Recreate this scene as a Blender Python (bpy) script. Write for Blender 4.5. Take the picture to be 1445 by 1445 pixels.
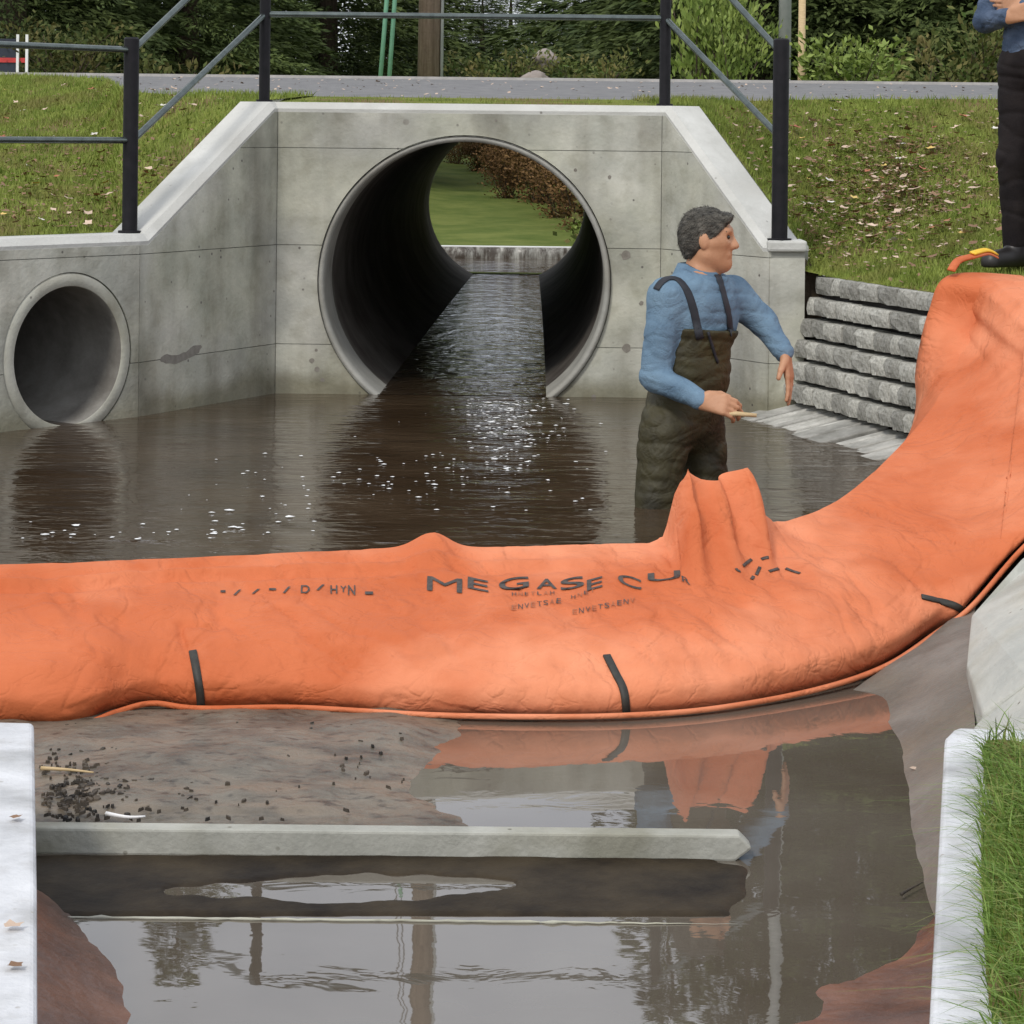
import bpy, bmesh, math, random
import numpy as np
from mathutils import Vector, Matrix, noise
from mathutils.bvhtree import BVHTree
random.seed(7); np.random.seed(7)
R = math.radians
scene = bpy.context.scene
for o in list(bpy.data.objects): bpy.data.objects.remove(o)
COL = scene.collection

# ------------------------------------------------------------------ camera
F = 3470.0; CX = 722.5; CY = 180.0; CAMZ = 1.38; ROLL = R(0.6)
cd = bpy.data.cameras.new('camera'); cam = bpy.data.objects.new('camera', cd); COL.objects.link(cam)
cd.sensor_width = 36; cd.lens = 36*F/1445; cd.shift_y = -(722.5-CY)/1445; cd.clip_end = 2000; cd.clip_start = .05
ca, sa = math.cos(ROLL), math.sin(ROLL)
CAMR = Matrix(((ca, -sa, 0), (0, 0, -1), (sa, ca, 0)))
cam.matrix_world = Matrix.Translation((0, 0, CAMZ)) @ CAMR.to_4x4()
scene.camera = cam
CAMP = Vector((0, 0, CAMZ))

# ------------------------------------------------------------------ sky and sun
SUN_EL, SUN_AZ = 46, 208          # azimuth clockwise from +Y
w = bpy.data.worlds.new('World'); scene.world = w; w.use_nodes = True
nt = w.node_tree; nt.nodes.clear()
out = nt.nodes.new('ShaderNodeOutputWorld'); bg = nt.nodes.new('ShaderNodeBackground')
sky = nt.nodes.new('ShaderNodeTexSky'); sky.sky_type = 'NISHITA'; sky.sun_disc = False
sky.sun_elevation = R(SUN_EL); sky.sun_rotation = R(SUN_AZ)
tc = nt.nodes.new('ShaderNodeTexCoord'); nz = nt.nodes.new('ShaderNodeTexNoise')
nz.inputs['Scale'].default_value = 2.2; nz.inputs['Detail'].default_value = 6; nz.inputs['Roughness'].default_value = .6
cr = nt.nodes.new('ShaderNodeValToRGB')
cr.color_ramp.elements[0].position = .3; cr.color_ramp.elements[0].color = (6.3, 6.7, 7.6, 1)
cr.color_ramp.elements[1].position = .72; cr.color_ramp.elements[1].color = (10.5, 10.6, 10.9, 1)
mx = nt.nodes.new('ShaderNodeMix'); mx.data_type = 'RGBA'; mx.inputs['Factor'].default_value = .88
nt.links.new(tc.outputs['Generated'], nz.inputs['Vector']); nt.links.new(nz.outputs['Fac'], cr.inputs['Fac'])
nt.links.new(sky.outputs['Color'], mx.inputs['A']); nt.links.new(cr.outputs['Color'], mx.inputs['B'])
nt.links.new(mx.outputs['Result'], bg.inputs['Color']); bg.inputs['Strength'].default_value = .1
nt.links.new(bg.outputs['Background'], out.inputs['Surface'])
sd = bpy.data.lights.new('sun', 'SUN'); sd.energy = 1.5; sd.angle = R(10); sd.color = (1, .95, .87)
so = bpy.data.objects.new('sun', sd); COL.objects.link(so)
sdir = Vector((math.sin(R(SUN_AZ))*math.cos(R(SUN_EL)), math.cos(R(SUN_AZ))*math.cos(R(SUN_EL)), math.sin(R(SUN_EL))))
so.rotation_euler = sdir.to_track_quat('Z', 'Y').to_euler(); so.location = sdir*30
vs = scene.view_settings; vs.view_transform = 'Standard'; vs.look = 'None'; vs.gamma = 1; vs.exposure = 0.32; vs.use_curve_mapping = False
scene.render.resolution_x = scene.render.resolution_y = 1024

# ------------------------------------------------------------------ pixel helpers
def ray(px, py): return CAMR @ Vector(((px-CX)/F, -(py-CY)/F, -1))
def P(px, py, Y):
    d = ray(px, py); return CAMP + d*(Y/d.y)
def Pz(px, py, z):
    d = ray(px, py); return CAMP + d*((z-CAMZ)/d.z)
def S(x):
    x = max(0., min(1., x)); return x*x*(3-2*x)
def lerp(a, b, t): return a+(b-a)*t

# ------------------------------------------------------------------ materials
MATS = {}
def mat(name, c1, c2=None, scale=4, rough=.8, bump=.0, bscale=40, spec=.5, detail=8, extra=None, rnd=0., metallic=0., stretch=None, lo=.35, hi=.65, bdist=.01):
    if name in MATS: return MATS[name]
    m = bpy.data.materials.new(name); m.use_nodes = True; t = m.node_tree; N = t.nodes; L = t.links
    b = N['Principled BSDF']; b.inputs['Roughness'].default_value = rough; b.inputs['Metallic'].default_value = metallic
    b.inputs['Specular IOR Level'].default_value = spec
    co = N.new('ShaderNodeTexCoord'); vec = co.outputs['Object']
    if stretch:
        mp = N.new('ShaderNodeMapping'); mp.inputs['Scale'].default_value = stretch; L.new(vec, mp.inputs['Vector']); svec = mp.outputs['Vector']
    else: svec = vec
    n = N.new('ShaderNodeTexNoise'); n.inputs['Scale'].default_value = scale; n.inputs['Detail'].default_value = detail; n.inputs['Roughness'].default_value = .65
    L.new(svec, n.inputs['Vector'])
    r = N.new('ShaderNodeValToRGB'); r.color_ramp.elements[0].position = lo; r.color_ramp.elements[1].position = hi
    r.color_ramp.elements[0].color = (*c1, 1); r.color_ramp.elements[1].color = (*(c2 or c1), 1)
    L.new(n.outputs['Fac'], r.inputs['Fac']); colr = r.outputs['Color']
    if rnd > 0:
        oi = N.new('ShaderNodeObjectInfo'); mr = N.new('ShaderNodeMapRange'); mr.inputs['To Min'].default_value = 1-rnd; mr.inputs['To Max'].default_value = 1+rnd
        L.new(oi.outputs['Random'], mr.inputs['Value'])
        hs = N.new('ShaderNodeHueSaturation'); L.new(colr, hs.inputs['Color']); L.new(mr.outputs['Result'], hs.inputs['Value']); colr = hs.outputs['Color']
    if extra: colr = extra(N, L, vec, colr, b)
    L.new(colr, b.inputs['Base Color'])
    if bump > 0:
        n2 = N.new('ShaderNodeTexNoise'); n2.inputs['Scale'].default_value = bscale; n2.inputs['Detail'].default_value = 6; L.new(vec, n2.inputs['Vector'])
        bp = N.new('ShaderNodeBump'); bp.inputs['Strength'].default_value = bump; bp.inputs['Distance'].default_value = bdist
        L.new(n2.outputs['Fac'], bp.inputs['Height']); L.new(bp.outputs['Normal'], b.inputs['Normal'])
    MATS[name] = m; return m
def mulnoise(N, L, vec, colr, scale, stretch, c, lo, hi, amount=1., kind='MULTIPLY', detail=6):
    mp = N.new('ShaderNodeMapping'); mp.inputs['Scale'].default_value = stretch; L.new(vec, mp.inputs['Vector'])
    n = N.new('ShaderNodeTexNoise'); n.inputs['Scale'].default_value = scale; n.inputs['Detail'].default_value = detail; L.new(mp.outputs['Vector'], n.inputs['Vector'])
    r = N.new('ShaderNodeMapRange'); r.inputs['From Min'].default_value = lo; r.inputs['From Max'].default_value = hi
    r.inputs['To Min'].default_value = 0; r.inputs['To Max'].default_value = amount; L.new(n.outputs['Fac'], r.inputs['Value'])
    m = N.new('ShaderNodeMix'); m.data_type = 'RGBA'; m.blend_type = kind; L.new(r.outputs['Result'], m.inputs['Factor'])
    L.new(colr, m.inputs['A']); m.inputs['B'].default_value = (*c, 1); return m.outputs['Result']
def pores(N, L, vec, colr, scale, rad, c):
    v = N.new('ShaderNodeTexVoronoi'); v.inputs['Scale'].default_value = scale; L.new(vec, v.inputs['Vector'])
    n = N.new('ShaderNodeTexNoise'); n.inputs['Scale'].default_value = scale*.4; L.new(vec, n.inputs['Vector'])
    r = N.new('ShaderNodeMapRange'); r.inputs['From Min'].default_value = rad*.6; r.inputs['From Max'].default_value = rad; r.inputs['To Min'].default_value = 1; r.inputs['To Max'].default_value = 0
    L.new(v.outputs['Distance'], r.inputs['Value'])
    r2 = N.new('ShaderNodeMapRange'); r2.inputs['From Min'].default_value = .5; r2.inputs['From Max'].default_value = .62; L.new(n.outputs['Fac'], r2.inputs['Value'])
    mu = N.new('ShaderNodeMath'); mu.operation = 'MULTIPLY'; L.new(r.outputs['Result'], mu.inputs[0]); L.new(r2.outputs['Result'], mu.inputs[1])
    m = N.new('ShaderNodeMix'); m.data_type = 'RGBA'; L.new(mu.outputs[0], m.inputs['Factor']); L.new(colr, m.inputs['A']); m.inputs['B'].default_value = (*c, 1)
    return m.outputs['Result']
def waterline(N, L, vec, colr, z0):
    sp_ = N.new('ShaderNodeSeparateXYZ'); L.new(vec, sp_.inputs[0]); n = N.new('ShaderNodeTexNoise'); n.inputs['Scale'].default_value = 3.5; n.inputs['Detail'].default_value = 7; L.new(vec, n.inputs['Vector'])
    ad = N.new('ShaderNodeMath'); ad.operation = 'MULTIPLY_ADD'; ad.inputs[1].default_value = -.22; L.new(n.outputs['Fac'], ad.inputs[0]); L.new(sp_.outputs['Z'], ad.inputs[2])
    r = N.new('ShaderNodeMapRange'); r.inputs['From Min'].default_value = z0-.06; r.inputs['From Max'].default_value = z0+.03; r.inputs['To Min'].default_value = .75; r.inputs['To Max'].default_value = 0; L.new(ad.outputs[0], r.inputs['Value'])
    m = N.new('ShaderNodeMix'); m.data_type = 'RGBA'; m.blend_type = 'MULTIPLY'; L.new(r.outputs['Result'], m.inputs['Factor']); L.new(colr, m.inputs['A']); m.inputs['B'].default_value = (.50, .47, .38, 1); return m.outputs['Result']
def ex_conc(N, L, vec, colr, b):
    colr = mulnoise(N, L, vec, colr, 5, (1, 1, .18), (.62, .60, .57), .48, .72, .8)
    colr = mulnoise(N, L, vec, colr, 9, (1, 1, 1), (.78, .77, .74), .5, .7, .8)
    colr = mulnoise(N, L, vec, colr, 1.7, (1, 1, 1), (.64, .64, .66), .47, .64, .85)
    colr = mulnoise(N, L, vec, colr, 1.2, (1, 1, 1.6), (.95, .95, .86), .45, .6, .7)
    colr = pores(N, L, vec, colr, 5, .10, (.20, .185, .16))
    return pores(N, L, vec, colr, 16, .13, (.13, .12, .11))
def ex_wall(N, L, vec, colr, b): return waterline(N, L, vec, ex_conc(N, L, vec, colr, b), .62)
mat('concrete_wall', (.38, .385, .335), (.58, .57, .50), 2.0, .88, .3, 50, extra=ex_wall, rnd=.06, spec=.2)
mat('concrete', (.40, .40, .345), (.56, .55, .48), 2.2, .85, .25, 60, extra=ex_conc, rnd=.05, spec=.25)
mat('concrete_core', (.24, .24, .21), (.30, .30, .27), 5, .9, .2, 60)
mat('concrete_cap', (.47, .47, .44), (.60, .60, .57), 6, .85, .25, 70, extra=lambda N, L, v, c, b: pores(N, L, v, mulnoise(N, L, v, c, 3, (1, 1, 1), (.72, .71, .69), .5, .7, .8), 14, .12, (.25, .24, .22)), spec=.25)
mat('concrete_pale', (.52, .53, .55), (.68, .69, .71), 5, .8, .3, 80, extra=lambda N, L, v, c, b: pores(N, L, v, mulnoise(N, L, v, mulnoise(N, L, v, c, 14, (1, 1, 1), (.80, .79, .77), .5, .7, .8), 3, (1, 1, 1), (.62, .62, .60), .48, .68, .75), 22, .14, (.33, .31, .28)), spec=.25)
mat('pipe_concrete', (.30, .30, .275), (.42, .415, .38), 4, .8, .2, 50, spec=.3, extra=lambda N, L, v, c, b: mulnoise(N, L, v, c, 2.2, (1, 1, 1), (.6, .57, .52), .45, .7, .8))
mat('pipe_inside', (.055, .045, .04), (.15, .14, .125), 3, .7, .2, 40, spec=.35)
mat('steel_black', (.007, .007, .009), (.014, .013, .016), 20, .55, .08, 200, spec=.22)
mat('steel_rail', (.085, .105, .10), (.14, .165, .158), 20, .2, .05, 200, spec=.9, metallic=.75)
def ex_grass(N, L, vec, colr, b):
    colr = mulnoise(N, L, vec, colr, 2.2, (1, 1, 1), (.17, .115, .06), .46, .64, .8, 'MIX')
    return colr
mat('grass_soil', (.09, .115, .02), (.20, .22, .05), 6, .95, .5, 60, extra=ex_grass, spec=.1, bdist=.02)
mat('grass_blade', (.105, .155, .020), (.27, .325, .068), 5, .7, 0, spec=.25, extra=lambda N, L, v, c, b: mulnoise(N, L, v, c, 1.6, (1, 1, 1), (.20, .15, .06), .52, .68, .6, 'MIX'))
mat('grass_long', (.06, .13, .012), (.20, .30, .06), 30, .6, 0, spec=.3)
mat('grass_tip', (.16, .20, .04), (.34, .36, .12), 30, .6, 0, spec=.3)
mat('lawn', (.085, .125, .028), (.17, .20, .055), 1.5, .9, .3, 30, spec=.1)
mat('asphalt', (.15, .15, .155), (.22, .218, .215), 8, .9, .3, 120, spec=.2)
mat('kerb', (.34, .33, .31), (.46, .44, .42), 8, .9, .2, 60)
mat('soil', (.07, .05, .035), (.13, .10, .07), 8, .95, .6, 30, spec=.15, bdist=.02)
mat('bed', (.05, .035, .022), (.09, .065, .04), 5, .9, .3, 20)
mat('stone', (.34, .335, .30), (.54, .53, .48), 9, .9, .6, 45, rnd=.34, spec=.25, bdist=.012, extra=lambda N, L, v, c, b: mulnoise(N, L, v, c, 14, (1, 1, .25), (.5, .5, .46), .5, .68, .8))
mat('stone_gap', (.02, .018, .017), (.03, .027, .025), 6, .95)
mat('slab_wet', (.24, .235, .21), (.52, .51, .47), 7, .55, .4, 40, rnd=.3, spec=.4)
mat('slab_dry', (.40, .41, .38), (.52, .52, .47), 4, .85, .4, 60, spec=.25, extra=lambda N, L, v, c, b: pores(N, L, v, mulnoise(N, L, v, c, 2.5, (1, 1, 1), (.7, .66, .58), .48, .68, .8), 18, .12, (.2, .18, .15)))
mat('bank_wet', (.13, .115, .095), (.22, .2, .175), 6, .5, .35, 50, spec=.4, extra=lambda N, L, v, c, b: mulnoise(N, L, v, c, 3, (1, 1, 1), (.7, .62, .5), .45, .65, .8))
mat('sill_concrete', (.30, .30, .265), (.44, .44, .395), 4, .85, .3, 60, spec=.25, extra=lambda N, L, v, c, b: pores(N, L, v, mulnoise(N, L, v, c, 3, (1, 1, 1), (.6, .58, .5), .46, .66, .8), 20, .13, (.16, .15, .12)))
mat('tie_mark', (.17, .155, .13), (.26, .24, .21), 30, .9)
mat('smear_mark', (.19, .175, .15), (.26, .245, .215), 30, .9)
mat('silt', (.075, .030, .016), (.20, .085, .045), 5, .4, .4, 40, spec=.5, extra=lambda N, L, v, c, b: mulnoise(N, L, v, c, 3, (1, 1, 1), (.42, .42, .42), .48, .68, .85))
def ex_mud(N, L, vec, colr, b):
    colr = mulnoise(N, L, vec, colr, 5, (1, 1.8, 1), (.20, .155, .11), .46, .62, .75, 'MIX')
    return mulnoise(N, L, vec, colr, 22, (1, 1.5, 1), (.3, .27, .25), .56, .7, .9)
mat('mud', (.070, .058, .042), (.165, .145, .112), 6, .42, .5, 28, spec=.4, extra=ex_mud, bdist=.015)
mat('ledge_wet', (.013, .009, .006), (.046, .034, .020), 5, .6, .3, 40, spec=.12)
def water(name, c1, c2, rough, waves, ior=1.36):
    m = bpy.data.materials.new(name); m.use_nodes = True; N = m.node_tree.nodes; L = m.node_tree.links; b = N['Principled BSDF']
    b.inputs['Roughness'].default_value = rough; b.inputs['IOR'].default_value = ior
    co = N.new('ShaderNodeTexCoord')
    n = N.new('ShaderNodeTexNoise'); n.inputs['Scale'].default_value = 1.5; n.inputs['Detail'].default_value = 4; L.new(co.outputs['Object'], n.inputs['Vector'])
    r = N.new('ShaderNodeValToRGB'); r.color_ramp.elements[0].position = .35; r.color_ramp.elements[1].position = .68
    r.color_ramp.elements[0].color = (*c1, 1); r.color_ramp.elements[1].color = (*c2, 1); L.new(n.outputs['Fac'], r.inputs['Fac']); L.new(r.outputs['Color'], b.inputs['Base Color'])
    prev = None
    for (sx, sy, sc, strength, dist) in waves:
        mp = N.new('ShaderNodeMapping'); mp.inputs['Scale'].default_value = (sx, sy, 1); L.new(co.outputs['Object'], mp.inputs['Vector'])
        nn = N.new('ShaderNodeTexNoise'); nn.inputs['Scale'].default_value = sc; nn.inputs['Detail'].default_value = 3; nn.inputs['Distortion'].default_value = .6; L.new(mp.outputs['Vector'], nn.inputs['Vector'])
        bp = N.new('ShaderNodeBump'); bp.inputs['Strength'].default_value = strength; bp.inputs['Distance'].default_value = dist
        L.new(nn.outputs['Fac'], bp.inputs['Height'])
        if prev: L.new(prev, bp.inputs['Normal'])
        prev = bp.outputs['Normal']
    L.new(prev, b.inputs['Normal']); MATS[name] = m; return m
water('pool_water', (.040, .025, .014), (.070, .047, .028), .04, [(1, 1.6, 2.2, .5, .02), (1, 2.2, 7, .5, .007)])
water('still_water', (.085, .068, .05), (.13, .112, .09), .015, [(1, 1.2, 1.2, .25, .006), (1, 1.6, 6, .12, .002)], 1.85)
water('puddle_water', (.22, .20, .185), (.30, .275, .255), .15, [(1, 1.2, 3, .1, .003)], 1.6)
water('rapid_water', (.040, .027, .017), (.075, .055, .038), .05, [(1, .8, 3.5, .6, .03), (1, 1., 11, .6, .012)], 1.6)
def foamy(m):
    N = m.node_tree.nodes; L = m.node_tree.links; b = N['Principled BSDF']; co = N.new('ShaderNodeTexCoord')
    src = b.inputs['Base Color'].links[0].from_socket
    c = mulnoise(N, L, co.outputs['Object'], src, 9, (1, .55, 1), (.55, .58, .63), .40, .64, .85, 'MIX', 9)
    c = mulnoise(N, L, co.outputs['Object'], c, 26, (1, .6, 1), (.72, .75, .80), .56, .70, .8, 'MIX', 6)
    L.new(c, b.inputs['Base Color'])
mat('fall_water', (.045, .032, .022), (.38, .38, .35), 16, .35, .2, 30, stretch=(1, 1, .08), lo=.42, hi=.66)
mat('foam', (.75, .76, .76), (.85, .85, .84), 20, .6)
def ex_orange(N, L, vec, colr, b):
    colr = mulnoise(N, L, vec, colr, 1.1, (1, 1, 1), (.78, .30, .16), .45, .62, .8, 'MIX')
    return mulnoise(N, L, vec, colr, 6, (1, 1, 1), (.80, .70, .60), .48, .70, .7)
mat('orange_fabric', (.50, .118, .038), (.62, .175, .07), 3, .72, .5, 11, spec=.25, extra=ex_orange, bdist=.02)
def creases(m, scale, strength, dist, width=.05, weave=0):
    N = m.node_tree.nodes; L = m.node_tree.links; b = N['Principled BSDF']; prev = b.inputs['Normal'].links[0].from_socket if b.inputs['Normal'].links else None
    co = N.new('ShaderNodeTexCoord')
    for sc, st, stretch in ((scale, strength, (1, .6, 1)), (scale*2.7, strength*.7, (.7, 1, 1))):
        mp = N.new('ShaderNodeMapping'); mp.inputs['Scale'].default_value = stretch; mp.inputs['Rotation'].default_value = (0, 0, sc); L.new(co.outputs['Object'], mp.inputs['Vector'])
        n = N.new('ShaderNodeTexNoise'); n.inputs['Scale'].default_value = sc; n.inputs['Detail'].default_value = 3; n.inputs['Distortion'].default_value = .9; L.new(mp.outputs['Vector'], n.inputs['Vector'])
        a = N.new('ShaderNodeMath'); a.operation = 'SUBTRACT'; a.inputs[1].default_value = .5; L.new(n.outputs['Fac'], a.inputs[0])
        c = N.new('ShaderNodeMath'); c.operation = 'ABSOLUTE'; L.new(a.outputs[0], c.inputs[0])
        r = N.new('ShaderNodeMapRange'); r.interpolation_type = 'SMOOTHSTEP'; r.inputs['From Max'].default_value = width; L.new(c.outputs[0], r.inputs['Value'])
        bp = N.new('ShaderNodeBump'); bp.inputs['Strength'].default_value = st; bp.inputs['Distance'].default_value = dist; L.new(r.outputs['Result'], bp.inputs['Height'])
        if prev: L.new(prev, bp.inputs['Normal'])
        prev = bp.outputs['Normal']
    if weave:
        n = N.new('ShaderNodeTexNoise'); n.inputs['Scale'].default_value = weave; n.inputs['Detail'].default_value = 2; L.new(co.outputs['Object'], n.inputs['Vector'])
        bp = N.new('ShaderNodeBump'); bp.inputs['Strength'].default_value = .35; bp.inputs['Distance'].default_value = .002; L.new(n.outputs['Fac'], bp.inputs['Height']); L.new(prev, bp.inputs['Normal']); prev = bp.outputs['Normal']
    L.new(prev, b.inputs['Normal'])
creases(MATS['orange_fabric'], 3.2, .30, .012, .05, 160)
mat('black_strap', (.018, .017, .014), (.04, .037, .03), 30, .6)
mat('black_ink', (.03, .028, .026), (.09, .07, .06), 60, .7)
mat('faded_ink', (.28, .09, .04), (.40, .13, .05), 60, .7)
mat('yellow_webbing', (.75, .45, .03), (.85, .55, .05), 30, .6)
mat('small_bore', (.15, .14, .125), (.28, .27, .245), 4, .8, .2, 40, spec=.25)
mat('skin', (.40, .20, .11), (.50, .265, .155), 9, .5, .1, 120, spec=.35)
mat('hair_grey', (.022, .020, .016), (.13, .12, .10), 70, .7, .9, 170, stretch=(.35, .5, 1.3))
mat('hair_brown', (.03, .02, .012), (.06, .04, .025), 60, .7, .8, 160)
mat('eye_dark', (.02, .015, .012), rough=.15)
mat('shirt_blue', (.095, .155, .225), (.17, .26, .35), 5, .9, .3, 180, spec=.12)
creases(MATS['shirt_blue'], 4.5, .28, .012, .09)
mat('wader_olive', (.018, .016, .009), (.060, .052, .023), 5, .6, .3, 40, spec=.3)
creases(MATS['wader_olive'], 4, .25, .014, .09)
mat('wader_strap', (.012, .015, .022), (.02, .022, .03), 30, .7)
mat('denim', (.05, .075, .125), (.115, .155, .23), 7, .9, .4, 220, spec=.15)
creases(MATS['denim'], 5, .35, .012, .08)
mat('trousers_black', (.010, .008, .009), (.02, .016, .016), 8, .85, .2, 120, spec=.2)
mat('shoe_black', (.012, .01, .01), (.02, .018, .016), 12, .45)
mat('wood_pale', (.45, .33, .17), (.58, .44, .25), 20, .7, stretch=(1, 1, 8))
mat('pole_wood', (.15, .105, .075), (.27, .20, .15), 9, .9, .5, 60, stretch=(4, 4, .35))
mat('pole_grey', (.35, .37, .36), (.45, .46, .45), 8, .7)
mat('guard_green', (.16, .38, .24), (.24, .48, .33), 9, .55)
mat('wire', (.2, .2, .2), rough=.5, metallic=.5)
mat('bark', (.05, .035, .025), (.11, .08, .055), 9, .95, .6, 30, stretch=(3, 3, .5))
mat('needles', (.026, .046, .014), (.135, .175, .055), 1.6, .7, spec=.2, rnd=.25)
mat('leaves_lime', (.11, .17, .03), (.26, .32, .08), 3, .6, spec=.25)
mat('leaves_brown', (.10, .055, .025), (.22, .13, .055), 3, .8, spec=.15, rnd=.2)
mat('leaves_mixed', (.05, .09, .02), (.16, .13, .05), 2.5, .8, spec=.15, rnd=.2)
mat('rock', (.22, .19, .17), (.36, .31, .28), 5, .9, .6, 20)
for nm, a, b_ in (('tan', (.50, .36, .26), (.66, .51, .40)), ('brown', (.16, .085, .045), (.28, .16, .085)), ('red', (.30, .09, .045), (.42, .15, .08)), ('yellow', (.55, .38, .10), (.66, .48, .16)), ('white', (.62, .58, .52), (.74, .70, .65))):
    mat('leaf_'+nm, a, b_, 25, .7, .2, 90, rnd=.15)
mat('navy', (.012, .016, .03), (.02, .026, .045), 8, .5)
mat('red_paint', (.45, .03, .03), (.55, .05, .045), 8, .5)
mat('white_paint', (.7, .7, .7), (.8, .8, .8), 8, .6)
mat('debris', (.010, .009, .008), (.085, .065, .045), 12, .7)

# ------------------------------------------------------------------ object helpers
OFF = {}
def mesh(name, verts, faces, m, smooth=True):
    me = bpy.data.meshes.new(name)
    if isinstance(verts, np.ndarray): verts = verts.tolist()
    if isinstance(faces, np.ndarray): faces = faces.tolist()
    me.from_pydata([tuple(v) for v in verts], [], faces)
    if m: me.materials.append(MATS[m])
    if smooth: me.polygons.foreach_set('use_smooth', [True]*len(me.polygons))
    me.update(); return me
def link(name, me, parent=None, loc=(0, 0, 0)):
    o = bpy.data.objects.new(name, me); COL.objects.link(o); o.location = loc
    if parent: o.parent = parent
    return o
def tag(o, label=None, cat=None, group=None, kind=None):
    if label: o['label'] = label
    if cat: o['category'] = cat
    if group: o['group'] = group
    if kind: o['kind'] = kind
    return o
def thing(name, label, cat, loc, group=None):
    o = bpy.data.objects.new(name, None); COL.objects.link(o); o.location = loc; o.empty_display_size = .1
    OFF[o] = Vector(loc); return tag(o, label, cat, group)
def part(name, verts, faces, m, root, smooth=True, kind=None):
    off = OFF.get(root, Vector((0, 0, 0)))
    me = mesh(name, [Vector(v)-off for v in verts], faces, m, smooth)
    o = link(name, me, root); OFF[o] = off
    if kind: o['kind'] = kind
    return o
def solo(name, verts, faces, m, label, cat, base, smooth=True, group=None):
    base = Vector(base); me = mesh(name, [Vector(v)-base for v in verts], faces, m, smooth)
    return tag(link(name, me, None, base), label, cat, group)
def struct(name, verts, faces, m, smooth=True, kind='structure'):
    return tag(link(name, mesh(name, verts, faces, m, smooth)), kind=kind)
def autosmooth(o, ang=35):
    me = o.data
    bm = bmesh.new(); bm.from_mesh(me)
    for e in bm.edges:
        if len(e.link_faces) == 2 and e.calc_face_angle(0) > R(ang): e.smooth = False
    bm.to_mesh(me); bm.free(); return o
def grid_faces(nu, nv, closed=False, off=0):
    f = []
    for i in range(nu-1):
        for j in range(nv if closed else nv-1):
            a = off+i*nv+j; b = off+i*nv+(j+1) % nv
            f.append((a, b, b+nv, a+nv))
    return f
def tube(pts, rad, n=10, caps=True):
    pts = [Vector(p) for p in pts]; rads = rad if isinstance(rad, (list, tuple)) else [rad]*len(pts)
    v = []; prev = None
    for i, p in enumerate(pts):
        t = (pts[min(i+1, len(pts)-1)]-pts[max(i-1, 0)]).normalized()
        x = (prev-t*prev.dot(t)) if prev else t.orthogonal()
        x.normalize(); prev = x; y = t.cross(x)
        for k in range(n):
            a = 2*math.pi*k/n; v.append(p+(x*math.cos(a)+y*math.sin(a))*rads[i])
    f = grid_faces(len(pts), n, True)
    if caps: f += [tuple(range(n))[::-1], tuple(range(len(v)-n, len(v)))]
    return v, f
def box_pts(c, ax, ay, az):   # half-axes
    v = [c+ax*sx+ay*sy+az*sz for sx in (-1, 1) for sy in (-1, 1) for sz in (-1, 1)]
    f = [(0, 1, 3, 2), (4, 6, 7, 5), (0, 4, 5, 1), (2, 3, 7, 6), (0, 2, 6, 4), (1, 5, 7, 3)]
    return v, f
def prism(poly, dvec):
    n = len(poly); v = list(poly)+[p+dvec for p in poly]
    f = [tuple(range(n))[::-1], tuple(range(n, 2*n))]+[(i, (i+1) % n, n+(i+1) % n, n+i) for i in range(n)]
    return v, f
def merge(lst):
    V = []; Fc = []
    for v, f in lst:
        o = len(V); V += list(v); Fc += [tuple(i+o for i in q) for q in f]
    return V, Fc
def bevel_obj(o, width, seg=2):
    bm = bmesh.new(); bm.from_mesh(o.data)
    bmesh.ops.recalc_face_normals(bm, faces=bm.faces)
    bmesh.ops.bevel(bm, geom=list(bm.edges), offset=width, segments=seg, affect='EDGES', profile=.5)
    bm.to_mesh(o.data); bm.free(); return o
def fix(o):
    bm = bmesh.new(); bm.from_mesh(o.data); bmesh.ops.recalc_face_normals(bm, faces=bm.faces); bm.to_mesh(o.data); bm.free(); return o
def ribbon(pts, nrm, width, thick):
    v = []
    for i, (p, n) in enumerate(zip(pts, nrm)):
        t = (pts[min(i+1, len(pts)-1)]-pts[max(i-1, 0)]).normalized(); s = t.cross(n).normalized()
        for a, b in ((-1, -.4), (-.9, 1), (.9, 1), (1, -.4)): v.append(p+s*a*width/2+n*b*thick)
    return v, grid_faces(len(pts), 4, True)+[(3, 2, 1, 0), tuple(range(len(v)-4, len(v)))]
def nfield(p, sc, seed=0): return noise.fractal(Vector(p)*sc+Vector((seed*7.3, seed*3.1, seed)), 1., 2., 4)

# ================================================================== STRUCTURE
# plan points of the headwall (front face at water level)
def flat(v, z=0): return Vector((v.x, v.y, z))
A3 = flat(Pz(0, 610, 0)); A2 = flat(Pz(195, 588, 0)); A1 = flat(Pz(388, 555, 0)); B1 = flat(Pz(930, 561, 0)); B2 = flat(Pz(1083, 588, 0))
B1.y = A1.y-.03
A3 = A2+(A3-A2)*3.0
ZT = 1.50; ZL = .86; ZR = .845; ZB = -.62; TH = .24

# stream bed under everything
struct('stream_bed', [(-9, -3, -.62), (9, -3, -.62), (9, 13.4, -.62), (-9, 13.4, -.62)], [(0, 1, 2, 3)], 'bed')

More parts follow.
